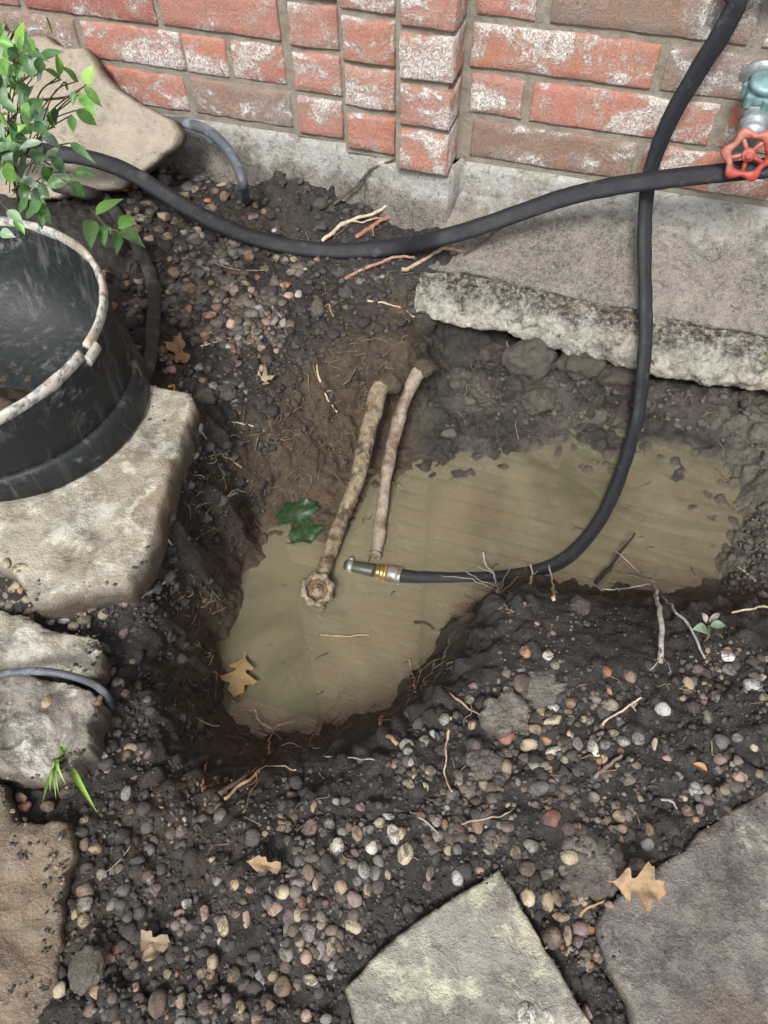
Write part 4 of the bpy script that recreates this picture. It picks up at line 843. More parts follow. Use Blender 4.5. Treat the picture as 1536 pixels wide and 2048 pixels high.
# ------------------------------------------------------------------ roots and twigs that can be told apart
PALE, TANR, REDR, DKR, GRYR = (.55, .46, .34), (.42, .30, .18), (.36, .19, .12), (.12, .09, .07), (.36, .34, .32)
ROOTL = [
('pale forked root lying above the sagging hose', PALE, 9, 5, .012, [(645,485),(690,452),(740,436),(790,405),(808,399)], [[(700,449),(735,452),(765,446)]]),
('thick reddish root stub beside the pale root near the pilaster', REDR, 10, 6, .014, [(713,478),(755,452),(795,424),(814,408)], [[(745,458),(748,485)]]),
('pinkish root crossing below the sagging hose', (.40,.24,.18), 8, 5, .012, [(690,560),(735,542),(790,523),(828,527)], []),
('tan root with a knobbed end above the footing corner', (.46,.34,.26), 8, 6, .014, [(806,545),(850,527),(885,513),(925,516)], []),
('thin dark twig lying on the concrete over the footing corner', DKR, 5, 3, .02, [(925,520),(965,498),(1002,477)], []),
('thin dark twig leaning against the foundation left of the pilaster', DKR, 7, 3, .02, [(668,415),(712,372),(742,338),(775,325),(806,319)], [[(728,355),(730,395)]]),
('long pale rootlet hanging on the bank above the pipes', PALE, 5, 3, .006, [(633,730),(640,760),(652,795),(674,832)], [[(648,788),(668,785)]]),
('pale rootlet at the top of the bank by the footing', PALE, 5, 3, .005, [(735,605),(785,613),(832,642)], []),
('whitish forked root on the brown bank left of the pipes', PALE, 7, 4, .006, [(443,1005),(475,985),(495,968),(507,950)], [[(488,975),(512,986)],[(478,985),(500,992)]]),
('thin pale twig on the black bank below the leaf crumb', PALE, 4, 2, .005, [(445,843),(480,850),(530,868)], [[(500,856),(540,838)]]),
('thin pale straw on the black bank by the flagstone edge', TANR, 4, 2, .004, [(440,884),(470,886),(498,888)], []),
('short tan root on the bank right of the pot flagstone', TANR, 5, 3, .005, [(440,908),(465,925),(484,940)], []),
('tan root bundle jutting from the left bank over the water', TANR, 6, 4, .010, [(336,1260),(370,1282),(400,1300),(422,1312)], [[(352,1270),(380,1300)],[(345,1265),(340,1290)]]),
('greyish stick on the bank below the pot flagstone tip', GRYR, 9, 4, .006, [(283,1198),(320,1176),(356,1146)], []),
('short pale root near the flagstone tip', PALE, 6, 4, .006, [(332,1078),(345,1090),(360,1100)], []),
('forked pale rootlet on the left bank slope', PALE, 5, 3, .006, [(375,1072),(390,1095),(412,1114)], [[(385,1088),(400,1078)]]),
('tan root curling on the left wall of the hole', TANR, 5, 3, .008, [(414,1160),(418,1195),(398,1235)], []),
('arching root at the lower rim of the hole', TANR, 6, 3, .03, [(538,1512),(545,1475),(560,1460),(592,1455)], [[(550,1468),(565,1490)]]),
('brown branching root leaning into the water', (.26,.17,.1), 7, 3, .03, [(598,1525),(622,1492),(645,1452),(680,1406)], [[(622,1490),(600,1480)],[(640,1460),(628,1420)],[(615,1500),(640,1510)]]),
('thin pale root at the lower left rim', PALE, 5, 3, .02, [(510,1420),(522,1450),(545,1470)], []),
('short reddish root standing in soil below the hole', REDR, 7, 4, .006, [(409,1612),(408,1575),(418,1530)], [[(412,1580),(442,1556)]]),
('thick dark root lying on the lower rim', DKR, 10, 5, .012, [(440,1592),(490,1560),(530,1530),(556,1500)], [[(470,1572),(478,1525)]]),
('tan root crossing the dark root on the lower rim', TANR, 6, 4, .016, [(450,1602),(500,1562),(545,1535),(592,1548)], [[(520,1548),(500,1590)],[(540,1540),(490,1630)]]),
('long thin grey twig along the lower rim', GRYR, 4, 2, .012, [(598,1510),(660,1517),(750,1527)], [[(625,1512),(645,1555)]]),
('thin tan root standing on the right rim of the bowl', TANR, 5, 3, .01, [(818,1322),(824,1350),(832,1392)], []),
('tan twig pointing down the gravel at the rim', (.40,.28,.2), 6, 3, .008, [(870,1368),(905,1395),(935,1420),(970,1445)], []),
('thick orange tan root stub on the near bank', (.46,.28,.17), 8, 6, .01, [(768,1432),(762,1450),(780,1478),(797,1500)], []),
('long pale stalk lying in the near gravel', PALE, 5, 2, .008, [(902,1435),(893,1480),(889,1530),(891,1560),(905,1592)], []),
('tall grey branching root standing on the right bank', GRYR, 11, 5, .05, [(1316,1335),(1312,1295),(1298,1230),(1284,1186)], [[(1286,1202),(1262,1170),(1240,1148),(1220,1131)],[(1284,1204),(1245,1203),(1205,1212),(1162,1194)],[(1237,1202),(1230,1170)],[(1313,1330),(1293,1355),(1278,1372)],[(1308,1340),(1322,1375)]]),
('thin grey twig right of the tall branching root', GRYR, 6, 3, .03, [(1402,1322),(1372,1272),(1335,1232),(1300,1200)], []),
('short pale root with a knob at the bank edge', PALE, 8, 4, .02, [(1106,1200),(1102,1172),(1092,1145)], []),
('cluster of grey roots overhanging the hose at the bank tip', GRYR, 7, 3, .03, [(995,1200),(988,1170),(970,1142),(962,1124)], [[(985,1192),(942,1175),(884,1168)],[(990,1190),(1012,1158),(1020,1142)],[(978,1160),(955,1148)],[(1000,1190),(1030,1170)],[(965,1185),(930,1160)]]),
('curled pale root beside the root cluster', PALE, 6, 3, .025, [(1050,1185),(1062,1165),(1055,1145)], [[(1062,1165),(1072,1152)]]),
('pale root with a knob in the right gravel', PALE, 7, 4, .012, [(1200,1456),(1238,1427),(1276,1404)], [[(1255,1416),(1272,1432)]]),
('black stick poking out of the water on the right', (.03,.025,.022), 9, 5, .03, [(1190,1172),(1215,1148),(1240,1115),(1262,1088)], []),
('thin twig across the soil above the pointed flagstone', (.34,.27,.2), 5, 3, .006, [(915,1647),(960,1640),(1005,1633),(1032,1622)], []),
('short tan root between the two front slabs', TANR, 6, 4, .008, [(1158,1836),(1180,1816),(1207,1800)], []),
('dark gnarled root in the centre right gravel', (.2,.17,.14), 9, 5, .008, [(1185,1555),(1215,1535),(1238,1520)], [[(1195,1562),(1230,1545)]]),
('curved grey root in the gravel above the large slab', GRYR, 6, 4, .006, [(1318,1602),(1340,1607),(1352,1622)], []),
('thin pale stem across the lower left gravel', (.34,.3,.2), 4, 3, .006, [(200,1758),(235,1730),(265,1694)], []),
('pale twig on soil right of the orange leaf', PALE, 4, 2, .005, [(400,692),(435,686),(466,680)], []),
('pale root fragment at the right water edge', PALE, 5, 3, .006, [(1465,1127),(1485,1142),(1508,1165)], []),
('pale roots lying along the right bank rim', PALE, 5, 3, .008, [(1460,1228),(1500,1222),(1545,1218)], [[(1490,1224),(1488,1212)]]),
('thin stem resting on the left rock', (.5,.45,.36), 5, 3, .02, [(-10,1502),(15,1490),(36,1478)], []),
('thin brown root beside the left rock', (.3,.22,.15), 4, 2, .006, [(172,1425),(178,1450),(215,1462)], []),
('thin hair root hanging under the footing', PALE, 3, 2, .02, [(1010,688),(1016,705),(1014,720)], []),
('short twig by the pebbles above the pointed slab', GRYR, 5, 2, .006, [(818,1625),(850,1640),(875,1668)], []),
('thin dark stick above the gravel on the left', DKR, 4, 2, .006, [(560,1702),(600,1660),(640,1630)], []),
('tiny dark twig on the floating water near the bank', (.05,.04,.03), 5, 2, .004, [(828,1246),(850,1247),(868,1262)], []),
('thin floating straw below the sky reflection', (.4,.36,.25), 3, 2, .003, [(640,1270),(690,1271),(738,1271)], []),
('thin root above the bank near the pinkish root', TANR, 4, 2, .006, [(640,625),(655,612),(668,640)], []),
('thin wiry root on the gravel under the sagging hose', (.3,.25,.2), 3, 2, .006, [(430,530),(480,545),(530,548)], []),
]
for lab, colr, wb, wt, lift, main, br in ROOTL:
    t = tag(empty('root', (0, 0, 0)), lab, 'root' if 'twig' not in lab and 'stick' not in lab and 'st' + 'raw' not in lab else 'twig', 'loose roots and twigs')
    def P_(pt, f):
        X = hit(*pt)
        if X[2] < WATER: X = onZ(pt[0], pt[1], WATER+.002)
        X = X+UPN*lift*f; d = X-O
        Y = onW(pt[0], pt[1], 1.255)                                # what leans on the foundation stays in front of it
        return Y if X @ N_ > 1.26 else X
    pts = [P_(q, .25+.75*k/(len(main)-1)) for k, q in enumerate(main)]
    dep = (pts[0]-O) @ fwd; n = 10*len(main); pp = resample(catmull(pts, n*2), n)
    pp = pp+np.stack([fbm(pp, 55, 3, 60+j) for j in range(3)], 1)*.004
    o = mesh_obj('stalk', *tube(pp, np.linspace(wb, wt, n)/2/F*dep*(1+.18*fbm(pp, 90, 2, 9)), None, 8, wob=.0008, seed=2), ROOT, t); o.color = (*colr, 1)
    for b in br:
        bp = [P_(q, .8) for q in b]; j = np.argmin(((pp-bp[0])**2).sum(1)); bp[0] = pp[j]; m_ = 8*len(b); bb = resample(catmull(bp, m_*2), m_)
        bb[1:] = bb[1:]+np.stack([fbm(bb[1:], 60, 3, 70+q) for q in range(3)], 1)*.004
        o = mesh_obj('side_root', *tube(bb, np.linspace(wt*.8, wt*.4, m_)/2/F*dep, None, 6), ROOT, t); o.color = (*colr, 1)

# ------------------------------------------------------------------ clay lumps
def ico(sub):
    bm = bmesh.new(); bmesh.ops.create_icosphere(bm, subdivisions=sub, radius=1.0)
    V = np.array([v.co[:] for v in bm.verts]); Fc = [[v.index for v in f.verts] for f in bm.faces]; bm.free(); return V, Fc
I1, I2, I4 = ico(1), ico(2), ico(4)
def lump(c, rx, ry, rz, label, clay_, grey_, seed, cat='clod'):
    V = I4[0]*np.array([1, 1, 1]); k = 1+.32*fbm(V+seed, 1.6, 4, seed)+.10*fbm(V+seed, 6, 3, seed+1)
    V = V*k[:, None]*np.array([rx, ry, rz]); o = mesh_obj('clay_clod', V, I4[1], SOIL, None, attrs={'silt': np.zeros(len(V)), 'clay': np.full(len(V), clay_), 'grey': np.full(len(V), grey_)})
    o.location = c; return tag(o, label, cat)
lump(onH(1062, 722, -.275), .050, .040, .044, 'rounded grey brown clay lump under the footing, left of the crack', .3, .55, 3)
lump(onH(1165, 728, -.280), .048, .038, .036, 'grey brown clay lump under the footing, right of the crack', .3, .42, 5)
lump(onH(1240, 752, -.300), .045, .03, .026, 'flattened brown clay lump under the footing by the hanging hose', .4, .3, 7)
lump(onH(1075, 800, -.315), .034, .030, .026, 'yellowish clay clod low on the back wall of the hole', .5, .6, 9)
lump(onH(1180, 830, -.345), .030, .022, .018, 'pale clay clod at the back edge of the water', .2, .9, 12)
lump(onH(772, 768, -.178), .026, .019, .018, 'brown clay clod over the upper end of the thick pipe', .9, .1, 41)
lump(onH(846, 737, -.172), .022, .018, .016, 'brown clay clod over the upper end of the thin pipe', .85, .15, 43)
lump(hit(636, 625)+UPN*.008, .013, .019, .016, 'pale knobbly clay clod on the bank above the pipes', .0, 1.0, 15)
lump(hit(330, 1960+0)+UPN*.004, .001, .001, .001, 'tiny clod', 0, 0, 1) if False else None
lump(hit(178, 1938)+UPN*.003, .015, .019, .010, 'pale brown crusty clod in the lower left gravel', .1, 1.0, 17)
lump(hit(410, 805)+UPN*.004, .020, .024, .014, 'dark knobbly clod at the flagstone corner', .2, .45, 19)
lump(hit(455, 790)+UPN*.004, .018, .015, .012, 'dark greyish clod right of the flagstone corner', .1, .5, 23)
lump(hit(1160, 1215)+UPN*.002, .013, .013, .011, 'small crumbly clod on the right bank edge', .1, .45, 29)

# ------------------------------------------------------------------ river pebbles
CC = {'c': ((.40, .345, .24), 'cream'), 'w': ((.50, .48, .43), 'white'), 'g': ((.215, .205, .185), 'grey'), 'd': ((.095, .092, .088), 'charcoal'), 't': ((.29, .225, .145), 'tan'), 'o': ((.37, .20, .10), 'orange'),
      'p': ((.34, .235, .19), 'pinkish'), 'm': ((.185, .135, .13), 'mauve'), 'b': ((.165, .115, .078), 'brown'), 'r': ((.25, .11, .07), 'reddish'), 'l': ((.36, .36, .345), 'light grey'), 'y': ((.38, .31, .17), 'yellowish')}
PB = {(768, 1000): "565,612,48,50,o 655,622,45,45,w 548,740,60,80,b 357,752,45,40,m 340,800,45,40,g 745,812,50,45,b 677,838,58,45,w 627,848,40,50,t 675,882,85,40,c 575,870,50,35,o 605,918,65,50,t 485,950,80,55,r 578,985,65,55,c 645,965,55,35,o 690,1005,95,35,w 835,993,60,80,w 880,985,40,40,g 878,1035,35,50,y 955,968,60,45,l 1010,957,60,55,g 1080,978,25,50,c 868,935,40,25,g 915,935,50,30,c 745,943,30,40,c 775,975,45,55,g 665,1030,35,30,o 565,1040,60,45,d 600,1065,55,50,g 490,1070,50,60,t 615,1155,95,60,d 740,1160,50,40,m 838,1190,55,40,g 140,910,55,75,d 160,965,50,45,g 195,940,35,40,l 90,980,60,50,g 185,1085,50,40,c 122,1100,28,60,y 160,1150,40,45,c 1365,625,80,50,w 1380,685,60,50,g 1470,750,75,75,l 1515,718,40,45,w 1497,680,40,35,g 1515,388,40,35,c 985,708,55,55,b 1115,840,70,55,l 1195,797,30,30,t 1215,735,45,60,t 1410,955,45,40,g 1478,990,30,35,c 1345,1040,70,50,m 1425,1105,65,45,p 1135,1035,55,30,p 1175,1105,40,35,g 1245,1155,70,65,l 1340,975,60,70,d 890,690,40,50,r 895,765,30,50,o 1000,820,30,30,c 240,880,45,50,g 350,905,30,40,t 735,850,40,25,b",
 (768, 1450): "840,290,55,40,g 945,362,65,50,t 668,375,85,65,r 490,408,60,45,m 585,488,65,55,g 525,515,50,60,t 450,470,35,50,y 418,502,55,50,g 740,530,80,55,c 570,575,70,60,b 575,685,65,80,c 650,705,60,95,t 688,690,35,70,b 597,760,40,40,y 705,772,75,40,t 668,855,80,95,b 733,848,40,80,p 785,820,65,65,m 778,865,45,60,m 765,712,40,30,p 810,1147,50,60,p 570,1160,90,90,w 655,1170,45,60,w 912,990,45,75,g 85,520,65,90,c 40,440,60,80,w 185,590,35,70,c 235,555,18,15,w 290,615,55,60,l 295,500,45,45,d 210,390,40,40,l 375,400,50,70,b 20,370,60,35,l 15,600,30,40,c 380,585,40,30,p 1060,420,40,55,b 1215,345,55,45,t 1262,335,40,50,m 1195,290,40,35,c 1245,380,35,30,o 715,890,20,25,o 650,600,60,45,g 720,640,45,45,d 900,720,40,30,p",
 (0, 1450): "400,120,70,40,l 425,158,65,55,d 520,92,65,40,t 505,272,40,60,g 577,290,45,60,d 640,335,35,20,o 345,475,60,55,b 388,495,55,45,t 345,380,50,40,t 350,655,85,70,b 500,660,60,45,d 340,722,70,60,g 488,720,50,50,d 345,785,65,55,y 705,805,45,45,m 820,755,35,60,p 895,805,50,75,c 985,775,35,75,p 470,900,45,55,r 435,940,60,40,p 240,1065,60,70,c 370,1075,85,70,t 365,1135,75,60,b 330,1030,40,60,t 1235,830,65,75,g 1410,810,75,60,c 1325,890,40,65,c 1225,925,50,55,p 1150,920,55,50,g 1280,900,45,70,g 1245,1020,65,40,c 1040,1020,50,75,l 1095,1000,50,50,t 1130,1055,75,90,b 730,1095,55,65,t 820,1125,60,60,m 635,1115,80,100,b 1085,1145,50,80,b 1095,735,80,60,p 1160,768,55,65,m 1210,715,35,50,r 1300,715,45,35,r 1415,700,70,65,m 1365,645,55,60,t 1130,665,70,60,c 1195,635,60,45,g 1350,490,65,70,w 1240,425,70,90,p 1430,435,45,60,t 1475,425,50,40,g 1320,395,50,45,g 1490,490,60,60,w 1460,580,55,70,l 1500,590,45,60,g 1470,655,45,60,t 1255,330,25,40,t 1445,325,45,40,m 1345,310,40,30,g 1195,540,35,50,d 1235,590,50,65,b 1265,640,30,50,c 1430,625,40,40,g 870,630,50,40,g 940,640,40,45,y 1000,660,40,30,t 850,540,30,30,c 810,995,50,40,t 850,950,50,60,t 230,945,40,60,t 300,760,30,50,y 80,245,80,35,b 85,295,60,40,p 100,330,60,40,r 195,330,60,45,b 540,1050,40,40,p 1035,1185,80,40,t 1220,1165,60,50,p 1305,1175,50,40,g 880,865,30,30,c 610,905,50,60,b 1520,390,50,45,c 600,500,50,45,d 560,750,60,55,d 620,660,60,50,m 750,720,45,40,l 720,755,45,35,p",
 (0, 900): "500,610,50,45,t 340,680,50,45,c 295,705,50,45,c 255,675,60,50,l 195,645,60,45,l 270,612,70,40,w 205,688,40,35,l 75,475,75,45,c 30,455,35,50,c 50,560,40,45,t 455,895,50,55,l 475,937,55,55,l 500,975,50,40,p 405,895,50,50,p 380,910,30,30,t 425,935,30,30,g 190,1010,50,65,t 330,1022,75,40,t 435,1080,70,45,m 300,990,60,20,p 495,735,45,50,m 440,595,70,40,g 530,845,40,45,t 395,1000,35,50,o 180,740,60,40,t 15,500,30,40,g 110,600,50,35,t",
 (0, 400): "870,230,50,45,o 750,195,50,30,c 680,235,25,35,t 1105,240,40,45,c 1140,245,35,35,g 1060,275,40,35,t 1175,240,35,30,t 1165,292,50,35,t 1140,345,50,40,o 1155,385,40,35,p 1005,365,40,35,p 895,410,45,45,p 840,465,60,35,o 865,440,60,45,b 755,440,30,45,o 925,495,45,50,p 1095,485,40,55,g 1135,495,35,50,g 1200,450,25,30,t 1195,380,35,45,l 1030,312,30,30,r 845,335,30,30,t 850,380,30,30,b 1020,555,45,35,p 1045,595,40,30,p 1105,605,30,25,p 1045,675,35,45,p 800,670,45,40,g 850,750,55,50,g 810,730,55,40,b 910,780,60,50,t 790,915,50,60,g 785,1030,30,50,t 755,960,30,30,p 560,75,60,50,c 700,90,50,45,t 660,70,60,50,t 735,130,40,30,g 790,125,40,40,p 1100,122,28,35,l 1010,75,55,45,b 1060,50,35,35,b 1025,25,30,30,t 690,680,50,50,p 665,690,30,25,r 720,735,30,60,g 540,600,50,30,t 540,420,60,45,b 450,430,50,60,r 560,440,45,50,t 620,350,40,40,m 730,480,70,70,d 700,300,70,60,b 760,360,70,60,b 600,160,50,40,t 640,120,50,45,b 670,150,50,40,t 800,300,50,45,d 900,330,60,50,d 650,440,50,60,d 560,330,45,40,t",
 (0, 0): "800,720,55,45,g 660,720,60,50,g 735,790,60,40,t 830,805,35,35,o 900,790,45,50,t 590,815,60,40,b 545,845,30,40,t 520,855,35,30,b 850,700,35,35,t 905,675,50,35,g 600,855,50,35,g 895,740,60,25,t 845,835,50,45,b 800,650,30,25,t 760,655,40,30,t 700,650,40,30,g 650,690,40,30,t 780,760,40,35,t 860,770,40,40,b 690,800,45,40,b 640,770,45,40,t 1240,715,40,35,p 950,720,40,40,t"}
def region(x, y):
    if y < 500 and x < 640: return 'in the gravel at the foundation corner'
    if y < 560 and x < 330: return 'under the shrub leaves'
    if y < 760 and x < 330: return 'between pot and muddy hose'
    if y < 560: return 'in the gravel below the sagging hose'
    if y < 700: return 'on the soil left of the footing'
    if y < 960: return 'on the black soil by the flagstone corner'
    if x < 120 and y < 1200: return 'at the lower edge of the pot flagstone'
    if x < 330 and y < 1290: return 'beside the tip of the pot flagstone'
    if x < 330 and y < 1470: return 'around the end of the thin cable'
    if x < 330 and y < 1700: return 'near the grass seedling'
    if x < 330: return 'along the brown lower left slab'
    if x < 560 and y < 1800: return 'in the black soil below the hole'
    if x < 560: return 'in the gravel at the lower left'
    if x < 700 and y > 1840: return 'left of the pointed slab tip'
    if x < 880 and y > 1640: return 'in the gravel above the pointed slab'
    if x < 880: return 'below the near rim of the hole'
    if y > 1730 and x < 1260: return 'in the gap between the two front slabs'
    if y < 1400 and x > 1250: return 'on the right bank under the seedling'
    if y < 1400: return 'on the bank between bowl and gravel'
    if x > 1250 and y > 1560: return 'along the top edge of the large slab'
    if x > 1200: return 'in the gravel at the right edge'
    if y < 1560: return 'in the thick gravel right of centre'
    return 'in the gravel around the mud caked rock'
def shape(seed, angular):
    r = np.random.default_rng(seed); V = I2[0].copy(); k = 1+.22*fbm(V+seed*3.3, 1.1, 2, seed); V = V*k[:, None]
    for q in range(9 if angular else 3):
        nn = r.normal(size=3); nn /= np.linalg.norm(nn); dd = r.uniform(.62, .82) if angular else r.uniform(.82, .95); over = np.maximum(V @ nn-dd, 0); V = V-over[:, None]*nn*.92
    V = V+V*(.05*fbm(V+seed, 3.5, 2, seed+3))[:, None]; return V/np.abs(V).max(0)
SHAPES = []
for k in range(16):
    V = shape(100+k, k >= 5); me = bpy.data.meshes.new('pebble'); me.from_pydata(V.tolist(), [], I2[1]); me.shade_smooth(); me.materials.append(PEB); SHAPES.append((me, V))
npeb = 0; named = {}
taken = []
def slab_top(x, y):
    tops = (.037, .013, .02, .013, .017, .012)
    for k, sp in enumerate(SLABS):
        if inside(sp, np.array(x), np.array(y)): return tops[k]
    return None
items = []
for (ox, oy), txt in PB.items():
    for it in txt.split():
        a, b, w_, h_, c = it.split(','); items.append((ox+float(a)/2, oy+float(b)/2, float(w_)/2, float(h_)/2, c))
for (x, y, w_, h_, c) in items:
    if any((x-a)**2+(y-b)**2 < 60 for a, b in taken): continue
    taken.append((x, y)); st = slab_top(x, y)
    X = hit(x, y) if st is None else onZ(x, y, st)
    dep = (X-O) @ fwd; a_, b_ = w_/2/F*dep*1.02, h_/2/F*dep*1.10; c_ = min(a_, b_)*random.uniform(.62, .85)
    k = random.randrange(16); o = bpy.data.objects.new('pebble', SHAPES[k][0]); COL.objects.link(o)
    o.scale = (a_, b_, c_); o.rotation_euler = (random.uniform(-.2, .2), random.uniform(-.2, .2), random.uniform(-.3, .3)); o.location = X+UPN*c_*.12
    col, word = CC[c]; cc = np.array(col)*random.uniform(.9, 1.25); o.color = (*cc, 1); npeb += 1
    big = max(w_, h_); asp = big/max(min(w_, h_), 1)
    wd_ = ('large ' if big > 40 else 'small ' if big < 21 else '')+('long ' if asp > 1.7 else 'chipped ' if k >= 5 else 'smooth ')+word
    rg_ = region(x, y); named.setdefault((wd_, rg_), []).append((x, o))
ORD = ['leftmost', 'second from left', 'third from left', 'fourth from left', 'fifth from left', 'sixth from left', 'seventh from left']
for (wd_, rg_), L_ in named.items():
    L_.sort(key=lambda t: t[0])
    for k, (x, o) in enumerate(L_):
        if len(L_) == 1: tag(o, f'{wd_} pebble {rg_}', 'pebble', f'{wd_} pebbles {rg_}')
        else: tag(o, ('rightmost' if k == len(L_)-1 else ORD[k])+f' {wd_} pebble {rg_}', 'pebble', f'{wd_} pebbles {rg_}')
# the rest of the gravel, too many to count
def scatter(polys, rgen, patchy=False):
    out_ = []
    for poly, num, s0, s1 in polys:
        P_ = np.array(poly); lo, hi = P_.min(0), P_.max(0); n = 0; tries = 0
        while n < num and tries < num*12:
            tries += 1; x, y = rgen.uniform(lo, hi)
            if not inside(poly, np.array(x), np.array(y)) or slab_top(x, y) is not None: continue
            if patchy and fbm(np.array([[x, y, 0.0]]), .0075, 3, 44)[0] < rgen.uniform(-.25, .12): continue
            out_.append((x, y, s0*(s1/s0)**(rgen.random()**1.7))); n += 1
    return out_
GP = [([(300,330),(470,380),(500,440),(640,560),(560,690),(330,730),(240,620),(250,470)], 700, 10, 28), ([(400,430),(640,520),(800,560),(640,640),(480,640)], 130, 6, 20),
      ([(820,1420),(1040,1330),(1536,1290),(1760,1270),(1760,1440),(1536,1590),(1260,1790),(1060,1740),(880,1690),(760,1560)], 680, 9, 30), ([(560,1590),(900,1600),(960,1720),(720,1920),(540,1900)], 260, 8, 28),
      ([(130,1570),(420,1600),(660,1750),(720,2230),(60,2230)], 400, 8, 30), ([(1000,1730),(1200,1780),(1260,2048),(1130,2048)], 120, 6, 26),
      ([(120,1190),(270,1200),(300,1340),(300,1560),(180,1560),(190,1420)], 130, 7, 24), ([(0,1100),(70,1120),(100,1240),(0,1220)], 50, 8, 24), ([(380,760),(520,700),(460,900),(370,1000)], 60, 6, 20),
      ([(300,1500),(640,1560),(560,1700),(300,1640)], 120, 5, 18), ([(1420,1050),(1536,900),(1536,1230),(1400,1230)], 40, 5, 16), ([(1000,1200),(1500,1240),(1500,1330),(900,1360)], 110, 4, 14)]
parts, cols = [], []
rgen = np.random.default_rng(21)
ks = list(CC); pw = np.array([9, 4, 20, 14, 14, 5, 7, 9, 15, 3, 6, 3.0]); pw /= pw.sum()
for (x, y, s) in scatter(GP, rgen, True):
    if any((x-a)**2+(y-b)**2 < 90 for a, b in taken): continue
    X = hit(x, y); 
    if X[2] < -.2: continue
    dep = (X-O) @ fwd; r_ = s/2/F*dep; ax_ = r_*np.array([rgen.uniform(.8, 1.25), rgen.uniform(.8, 1.25), rgen.uniform(.5, .75)])
    V = SHAPES[rgen.integers(16)][1]*ax_; t = rgen.uniform(0, 6.28); c_, s_ = math.cos(t), math.sin(t)
    V = V @ np.array([[c_, s_, 0], [-s_, c_, 0], [0, 0, 1]]); parts.append((V+X+UPN*ax_[2]*rgen.uniform(-.35, .2), I2[1]))
    c = np.array(CC[ks[rgen.choice(len(ks), p=pw)]][0]); mud = rgen.random()**.8*.95; cols.append(c*(1-mud)*.9+np.array([.055, .046, .037])*mud)
V, Fc = merge(parts); o = mesh_obj('gravel', V, Fc, GRAV, attrs={'pcol': np.repeat(np.array(cols), len(I2[0]), 0)}); tag(o, 'loose muddy river gravel mixed into the soil', None, None, 'stuff')
# soil crumbs
parts, cols = [], []
cols2 = []
CRP = [([(290,1180),(430,1000),(560,900),(540,1010),(440,1150),(420,1300),(440,1480),(340,1480)], 620, 3, 13), ([(560,900),(700,720),(830,700),(830,860),(700,940)], 260, 3, 11), ([(250,330),(560,330),(860,420),(840,640),(640,720),(420,800),(250,700)], 1500, 3, 16), ([(380,780),(640,690),(560,900),(300,1180),(290,1100)], 500, 3, 14), ([(880,770),(1040,740),(1500,800),(1536,900),(1280,850),(900,900)], 330, 3, 16),
       ([(880,1400),(1040,1345),(1536,1300),(1800,1280),(1800,1440),(1536,1600),(1260,1800),(740,1900),(720,2230),(100,2230),(130,1560),(300,1500),(480,1580),(760,1480)], 4800, 3, 15), ([(1000,1740),(1200,1800),(1290,2048),(1150,2048)], 350, 3, 12), ([(200,1190),(310,1200),(330,1480),(180,1560)], 350, 3, 14), ([(1440,1180),(1520,930),(1536,900),(1536,1200)], 300, 3, 14),
       ([(560,260),(900,350),(900,440),(600,420)], 350, 4, 20), ([(1420,1330),(900,1340),(1000,1200),(1500,1230)], 260, 3, 9)]
for (x, y, s) in scatter(CRP, rgen):
    X = hit(x, y)
    if X[2] < WATER+.01: continue
    dep = (X-O) @ fwd; r_ = s/2/F*dep; V = I1[0]*(1+.45*rgen.normal(size=(len(I1[0]), 1)).clip(-1, 1))*r_*np.array([1, rgen.uniform(.7, 1.3), rgen.uniform(.6, .95)])
    parts.append((V+X+snormal(X)*r_*.3, I1[1])); back = X[2] < -.135 and x > 840
    cols.append(np.array([.052, .047, .043])*rgen.uniform(.4, 2.2) if not back else np.array([.11, .095, .075])*rgen.uniform(.5, 1.5))
parts2 = []
BIG = [(p_, n_ // 9, 12, 34) for p_, n_, a_, b_ in CRP if n_ > 270]
for (x, y, s) in scatter(BIG, rgen):
    X = hit(x, y)
    if X[2] < WATER+.015: continue
    dep = (X-O) @ fwd; r_ = s/2/F*dep; q = rgen.integers(50); V = I2[0]*(1+.5*fbm(I2[0]+q, 1.5, 3, int(q))+.3*fbm(I2[0]+q, 4, 2, int(q)+1))[:, None]*r_*np.array([1, rgen.uniform(.7, 1.2), rgen.uniform(.45, .7)])
    parts2.append((V+X, I2[1])); cols2.append(np.array([.045, .041, .037])*rgen.uniform(.5, 1.7) if not (X[2] < -.135 and x > 840) else np.array([.10, .088, .07])*rgen.uniform(.5, 1.5))
V, Fc = merge(parts2); o = mesh_obj('soil_clods', V, Fc, CRUMB, attrs={'pcol': np.repeat(np.array(cols2), len(I2[0]), 0)}); tag(o, 'loose lumps of dark soil', None, None, 'stuff')
for k, sp in enumerate(SLABS):
    P_ = np.array(sp); cen_ = P_.mean(0); tz = (.036, .013, .022, .012, .016, .011)[k]
    for q in range(130):
        i = rgen.integers(len(P_)); f = rgen.random(); e = P_[i]*(1-f)+P_[(i+1) % len(P_)]*f; e = e+(cen_-e)*rgen.random()**2*.6
        if not (-40 < e[0] < 1576 and 0 < e[1] < 2090): continue
        X = onZ(e[0], e[1], tz-.001); r_ = rgen.uniform(.0007, .0026); V = I1[0]*(1+.45*rgen.normal(size=(len(I1[0]), 1)).clip(-1, 1))*r_*np.array([1, 1, .7])
        parts.append((V+X, I1[1])); cols.append(np.array([.06, .054, .048])*rgen.uniform(.5, 1.6) if rgen.random() < .7 else np.array([.34, .30, .24])*rgen.uniform(.6, 1.2))
V, Fc = merge(parts); o = mesh_obj('soil_crumbs', V, Fc, CRUMB, attrs={'pcol': np.repeat(np.array(cols), len(I1[0]), 0)}); tag(o, 'crumbled dark soil', None, None, 'stuff')
